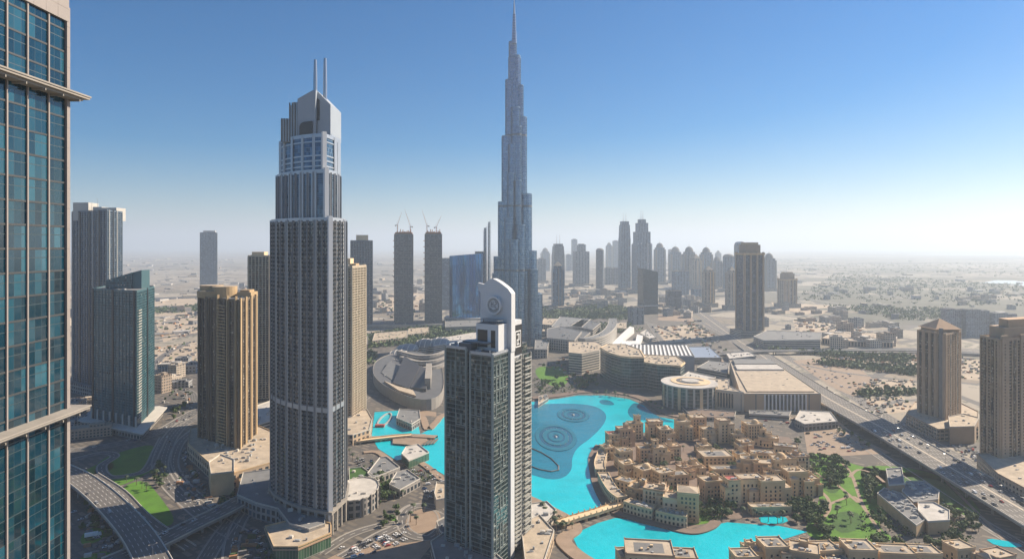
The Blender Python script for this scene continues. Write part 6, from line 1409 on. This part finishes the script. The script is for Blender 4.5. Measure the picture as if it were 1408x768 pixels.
# massed greenery: shrubs in the park and far tree belts
def mass(name, zs, seed, leaf, label, hh=3.5):
    r = random.Random(seed); mb = MB()
    for pg, n_ in zs:
        for (x, y) in scatter(GP(pg), n_, leaf*1.2, r.randrange(999), 6):
            k = r.uniform(.6, 1.3)
            for _ in range(9):
                p = Vector((x+r.gauss(0, leaf*1.2), y+r.gauss(0, leaf*1.2), r.uniform(.1, hh)*k)); nn = Vector((r.gauss(0, 1), r.gauss(0, 1), r.gauss(.6, .8))).normalized(); a = nn.orthogonal().normalized(); b = nn.cross(a); s = leaf*r.uniform(.5, 1.1)
                mb.face([p-a*s, p-b*s*.7, p+a*s, p+b*s*.7], r.randrange(2))
    return tag(mb.build(name, LM), label, kind='stuff')
mass('shrubbery', [([(1112, 625), (1150, 635), (1160, 660), (1140, 670), (1115, 650)], 60), ([(1180, 705), (1206, 705), (1300, 745), (1250, 765), (1190, 740)], 45), ([(1120, 742), (1250, 755), (1250, 768), (1120, 760)], 50), ([(950, 690), (1005, 700), (990, 715), (955, 716)], 60), ([(1240, 690), (1340, 740), (1300, 755)], 40), ([(480, 640), (500, 650), (530, 690), (510, 695)], 50), ([(735, 520), (800, 530), (795, 540), (735, 543)], 80), ([(560, 640), (600, 655), (590, 665), (560, 655)], 20)], 5, 1.3, 'dense shrubs under the park trees', 2.4)
mass('far_greenery', [([(505, 478), (650, 470), (650, 452), (590, 450), (505, 462)], 900), ([(745, 438), (860, 440), (880, 428), (840, 420), (745, 424)], 800), ([(1090, 412), (1400, 425), (1460, 395), (1150, 376)], 800), ([(1240, 440), (1300, 440), (1300, 425), (1130, 420)], 260), ([(870, 372), (1408, 380), (1408, 362), (1060, 362)], 500), ([(1040, 480), (1240, 500), (1260, 492), (1130, 486)], 200), ([(1120, 500), (1260, 516), (1260, 508), (1140, 498)], 160), ([(215, 432), (300, 425), (300, 418), (215, 424)], 200), ([(480, 500), (512, 500), (512, 486), (480, 486)], 80), ([(1180, 545), (1262, 542), (1262, 538), (1180, 540)], 90), ([(790, 476), (800, 445), (870, 445), (880, 455), (850, 458)], 120)], 6, 4.5, 'dark tree belts and scrub in the middle distance', 9)

# ------------------------------------------------------------------ cars
def car_mesh(col, van=False):
    m = plain(f'{col[0]}_car_paint', col[1], .3, .05); mb = MB(); L, W_, h = (5.2, 1.95, 1.9) if van else (4.5, 1.8, .95)
    if van: slab_yz(mb, [(-2.6, .35), (-2.6, 2.0), (1.4, 2.0), (2.3, 1.25), (2.6, 1.1), (2.6, .35)], -.95, .95, 0); mb.box(-2.2, 1.2, -.97, .97, 1.2, 1.8, 1)
    else:
        slab_yz(mb, [(-2.25, .35), (-2.25, .9), (2.15, .8), (2.25, .65), (2.25, .35)], -.9, .9, 0)
        slab_yz(mb, [(-1.75, .88), (-1.2, 1.42), (.4, 1.42), (1.15, .84)], -.78, .78, 1); mb.box(-1.15, .35, -.76, .76, 1.425, 1.46, 0)
    for x in (-1.45, 1.4):
        for s in (-1, 1): mb.tube((x, s*.72, .33), (x, s*.93, .33), .33, n=10, m=2)
    o = mb.build('body', [m, M['pane'], M['darkframe']]); me = o.data; bpy.data.objects.remove(o); return me
CC = [('white', (.75, .75, .74)), ('silver', (.42, .43, .44)), ('black', (.02, .02, .022)), ('grey', (.14, .14, .15)), ('red', (.36, .03, .025)), ('blue', (.03, .08, .22))]
CM = [(c_[0], car_mesh(c_), car_mesh(c_, True)) for c_ in CC]
def car(x, y, z, rz, r, where, grp, name='parked_car'):
    k = r.choices(range(6), (42, 20, 14, 14, 6, 4))[0]; c_, me, mv = CM[k]; van = r.random() < .14
    o = bpy.data.objects.new(name, mv if van else me); C.objects.link(o); o.location = (x, y, z); o.rotation_euler = (0, 0, rz)
    tag(o, f"{c_} {'van' if van else 'car'} {where}", 'van' if van else 'car', f"{c_} {'vans' if van else 'cars'} {grp}")
lots = [ # polygon, count, heading, where, group
 ([(470, 752), (500, 740), (556, 732), (560, 742), (520, 760), (470, 768)], 40, .7, 'parked in the lot right below the stepped tower', 'below the stepped tower'),
 ([(588, 690), (566, 660), (555, 648), (590, 640), (611, 655), (611, 680)], 44, .35, 'parked in the crowded market lot left of the crested tower', 'in the market lot'),
 ([(483, 632), (505, 628), (520, 640), (498, 650)], 16, .4, 'parked near the planted terraced building', 'near the terraced building'),
 ([(1108, 596), (1150, 592), (1200, 612), (1180, 622), (1115, 618)], 42, .1, 'parked in the sandy lot between village and highway', 'between village and highway'),
 ([(1305, 612), (1345, 612), (1350, 635), (1325, 632)], 34, 1.2, 'parked below the two big taupe towers', 'below the taupe towers'),
 ([(1095, 500), (1160, 493), (1172, 520), (1140, 528)], 30, .2, 'parked in the far dusty lot beyond the highway', 'in the far dusty lot'),
 ([(1150, 528), (1250, 522), (1255, 536), (1170, 540)], 22, .2, 'parked on the sandy plot with scrub', 'on the sandy plot'),
 ([(255, 615), (268, 640), (290, 660), (260, 650), (245, 625)], 14, 1.9, 'parked beside the golden tower podium', 'beside the golden tower podium')]
lots += [([(1010, 590), (1085, 586), (1130, 578), (1100, 572), (1030, 576)], 24, .1, 'parked in the strip between the village and the long hall', 'beside the long hall'),
 ([(900, 484), (935, 484), (932, 478), (896, 478)], 14, .3, 'parked on the plot by the striped hall', 'by the striped hall')]
lots += [([(100, 676), (118, 690), (170, 740), (150, 760), (100, 720)], 9, .8, 'parked under the curving flyover at lower left', 'under the curving flyover'),
 ([(322, 735), (350, 722), (372, 735), (360, 768), (322, 768)], 14, 1.1, 'parked in the shaded court beside the lobby building', 'in the shaded court')]
cr_ = random.Random(4); ncar = 0
for li, (pg, n_, hd, where, grp) in enumerate(lots):
    P_ = GP(pg); ca, sa = math.cos(hd), math.sin(hd); sp = []
    cx, cy = centre(P_)
    for i in range(-30, 31):
        for j in range(-40, 41):
            u, v = i*(7.5 if i % 2 else 7.5)+ (1.2 if i % 2 else 0), j*2.9; x, y = cx+u*ca-v*sa, cy+u*sa+v*ca
            if inside((x, y), P_): sp.append((x, y))
    cr_.shuffle(sp)
    for (x, y) in sp[:n_]: car(x+cr_.uniform(-.3, .3), y, -.2, hd+cr_.choice((0, math.pi))+cr_.uniform(-.05, .05), cr_, where, grp)
def on_road(pts, wd, z, n_, where, grp, world=False):
    P_ = spline(pts, 6)
    for _ in range(n_):
        k = cr_.randrange(len(P_)-1); f = cr_.random(); a, b = P_[k], P_[k+1]; L = math.hypot(b[0]-a[0], b[1]-a[1]); d = ((b[0]-a[0])/L, (b[1]-a[1])/L); ln = cr_.choice((-.42, -.29, -.17, .17, .29, .42))*wd
        car(a[0]+(b[0]-a[0])*f-d[1]*ln, a[1]+(b[1]-a[1])*f+d[0]*ln, z, math.atan2(d[1], d[0])+(math.pi if ln > 0 else 0), cr_, where, grp, 'moving_car')
on_road(hwp[1:4], 42, 11.02, 60, 'driving on the wide raised highway', 'on the raised highway')
on_road(fl1[1:5], 20, 12.02, 5, 'driving on the curving flyover at left', 'on the curving flyover')
on_road([G(*q) for q in ((255, 580), (236, 598), (226, 618), (222, 640), (236, 665), (262, 690))], 14, -.12, 9, 'driving on the dark curved road left of the golden tower', 'on the dark curved road')
on_road([G(*q) for q in ((1408, 668), (1330, 634), (1262, 598), (1190, 555))], 14, -.12, 14, 'driving on the road beside the taupe towers', 'beside the taupe towers')
on_road([G(*q) for q in ((130, 615), (180, 605), (225, 590), (255, 573), (278, 562))], 15, -.12, 12, 'driving on the road above the left lawns', 'above the left lawns')
on_road([G(*q, 7) for q in ((215, 745), (262, 722), (312, 698))], 17, 7.02, 5, 'driving on the straight dark road bridge', 'on the straight road bridge')
t = thing('truck', 'white box truck beside the lawn at lower left', 'truck', (*G(128, 737), -.2), .5)
mb = MB(); mb.box(-6, 3.6, -1.3, 1.3, 1.1, 3.9); mb.build('cargo_box', M['white'], t); mb = MB(); slab_yz(mb, [(3.8, .5), (3.8, 3), (5.2, 3), (6, 1.9), (6, .5)], -1.2, 1.2); mb.build('cab', M['white'], t)
for x in (-5, -3.6, 4.7):
    for s in (-1, 1): mb = MB(); mb.tube((x, s*.9, .5), (x, s*1.25, .5), .5, n=12); mb.build('wheel', M['darkframe'], t)
# street lamps
def lamp(x, y, z, rz, lab, grp):
    t = thing('street_lamp', lab, 'street lamp', (x, y, z), rz, grp); mb = MB(); mb.tube((0, 0, 0), (0, 0, 11), .16, .09, 6); mb.tube((0, 0, 11), (2.2, 0, 11.5), .08, n=5); mb.tube((0, 0, 11), (-2.2, 0, 11.5), .08, n=5); mb.build('pole', M['steel'], t)
    for s in (-1, 1): mb = MB(); mb.box(min(s*2, s*3), max(s*2, s*3), -.2, .2, 11.45, 11.65); mb.build('lamp_head', M['conc_light'], t)
P_ = spline(hwp[:6], 4)
for k in range(1, len(P_)-1): lamp(P_[k][0], P_[k][1], 11, 0, 'twin armed street lamp along the middle of the raised highway', 'highway street lamps')
P_ = spline(fl1, 2)
for k in range(1, len(P_)-1): lamp(P_[k][0], P_[k][1], 12, .8, 'twin armed street lamp along the curving flyover', 'flyover street lamps')

# small site clutter on the open lots: huts, heaps, stacked material
mb = MB(); r = random.Random(31)
for pg, n_ in (([(893, 450), (952, 446), (985, 463), (918, 471)], 60), ([(1160, 524), (1255, 520), (1262, 540), (1190, 542)], 70), ([(1172, 548), (1240, 544), (1262, 562), (1205, 572)], 50), ([(1130, 488), (1300, 486), (1408, 505), (1408, 530), (1250, 512), (1180, 510)], 320), ([(1090, 440), (1180, 440), (1200, 462), (1100, 470)], 160), ([(985, 500), (1000, 480), (960, 440), (940, 440)], 90), ([(212, 440), (300, 425), (330, 440), (225, 470)], 120), ([(212, 478), (270, 468), (272, 498), (215, 512)], 60), ([(512, 455), (560, 450), (600, 425), (520, 410)], 90), ([(1085, 540), (1140, 532), (1165, 588), (1130, 590)], 80), ([(740, 500), (780, 490), (830, 520), (800, 536)], 60), ([(220, 520), (268, 520), (262, 575), (225, 560)], 60), ([(120, 690), (180, 720), (200, 768), (120, 768)], 50), ([(262, 640), (300, 700), (260, 690), (240, 660)], 40), ([(320, 740), (370, 735), (380, 768), (320, 768)], 40)):
    for (x, y) in scatter(GP(pg), n_, 6, r.randrange(999)):
        k = max(1, y/1100); mb.prism(rect(r.uniform(1.5, 7)*k, r.uniform(1.2, 3.5)*k, x, y, r.choice((.1, .4, 1.6))), -.35, r.uniform(.5, 3)*k, r.choice((0, 1, 2, 2, 3)))
tag(mb.build('site_clutter', [M['roofl'], M['rust'], M['conc_dark'], M['leaf2']]), 'small huts, heaps and stacked material scattered over open lots', kind='stuff')
# ------------------------------------------------------------------ haze
mh = bpy.data.materials.new('haze'); mh.use_nodes = True; nt = mh.node_tree; nt.nodes.remove(nt.nodes["Principled BSDF"])
pv = nt.nodes.new("ShaderNodeVolumePrincipled"); pv.inputs["Density"].default_value = HAZE_D; pv.inputs["Color"].default_value = (.70, .82, .96, 1); pv.inputs["Anisotropy"].default_value = .28
nt.links.new(pv.outputs[0], nt.nodes["Material Output"].inputs["Volume"])
mb = MB(); mb.box(-L_-50, L_+50, -3050, L_+50, -1.5, 845); tag(mb.build('haze', mh), 'pale dusty air', kind='stuff')
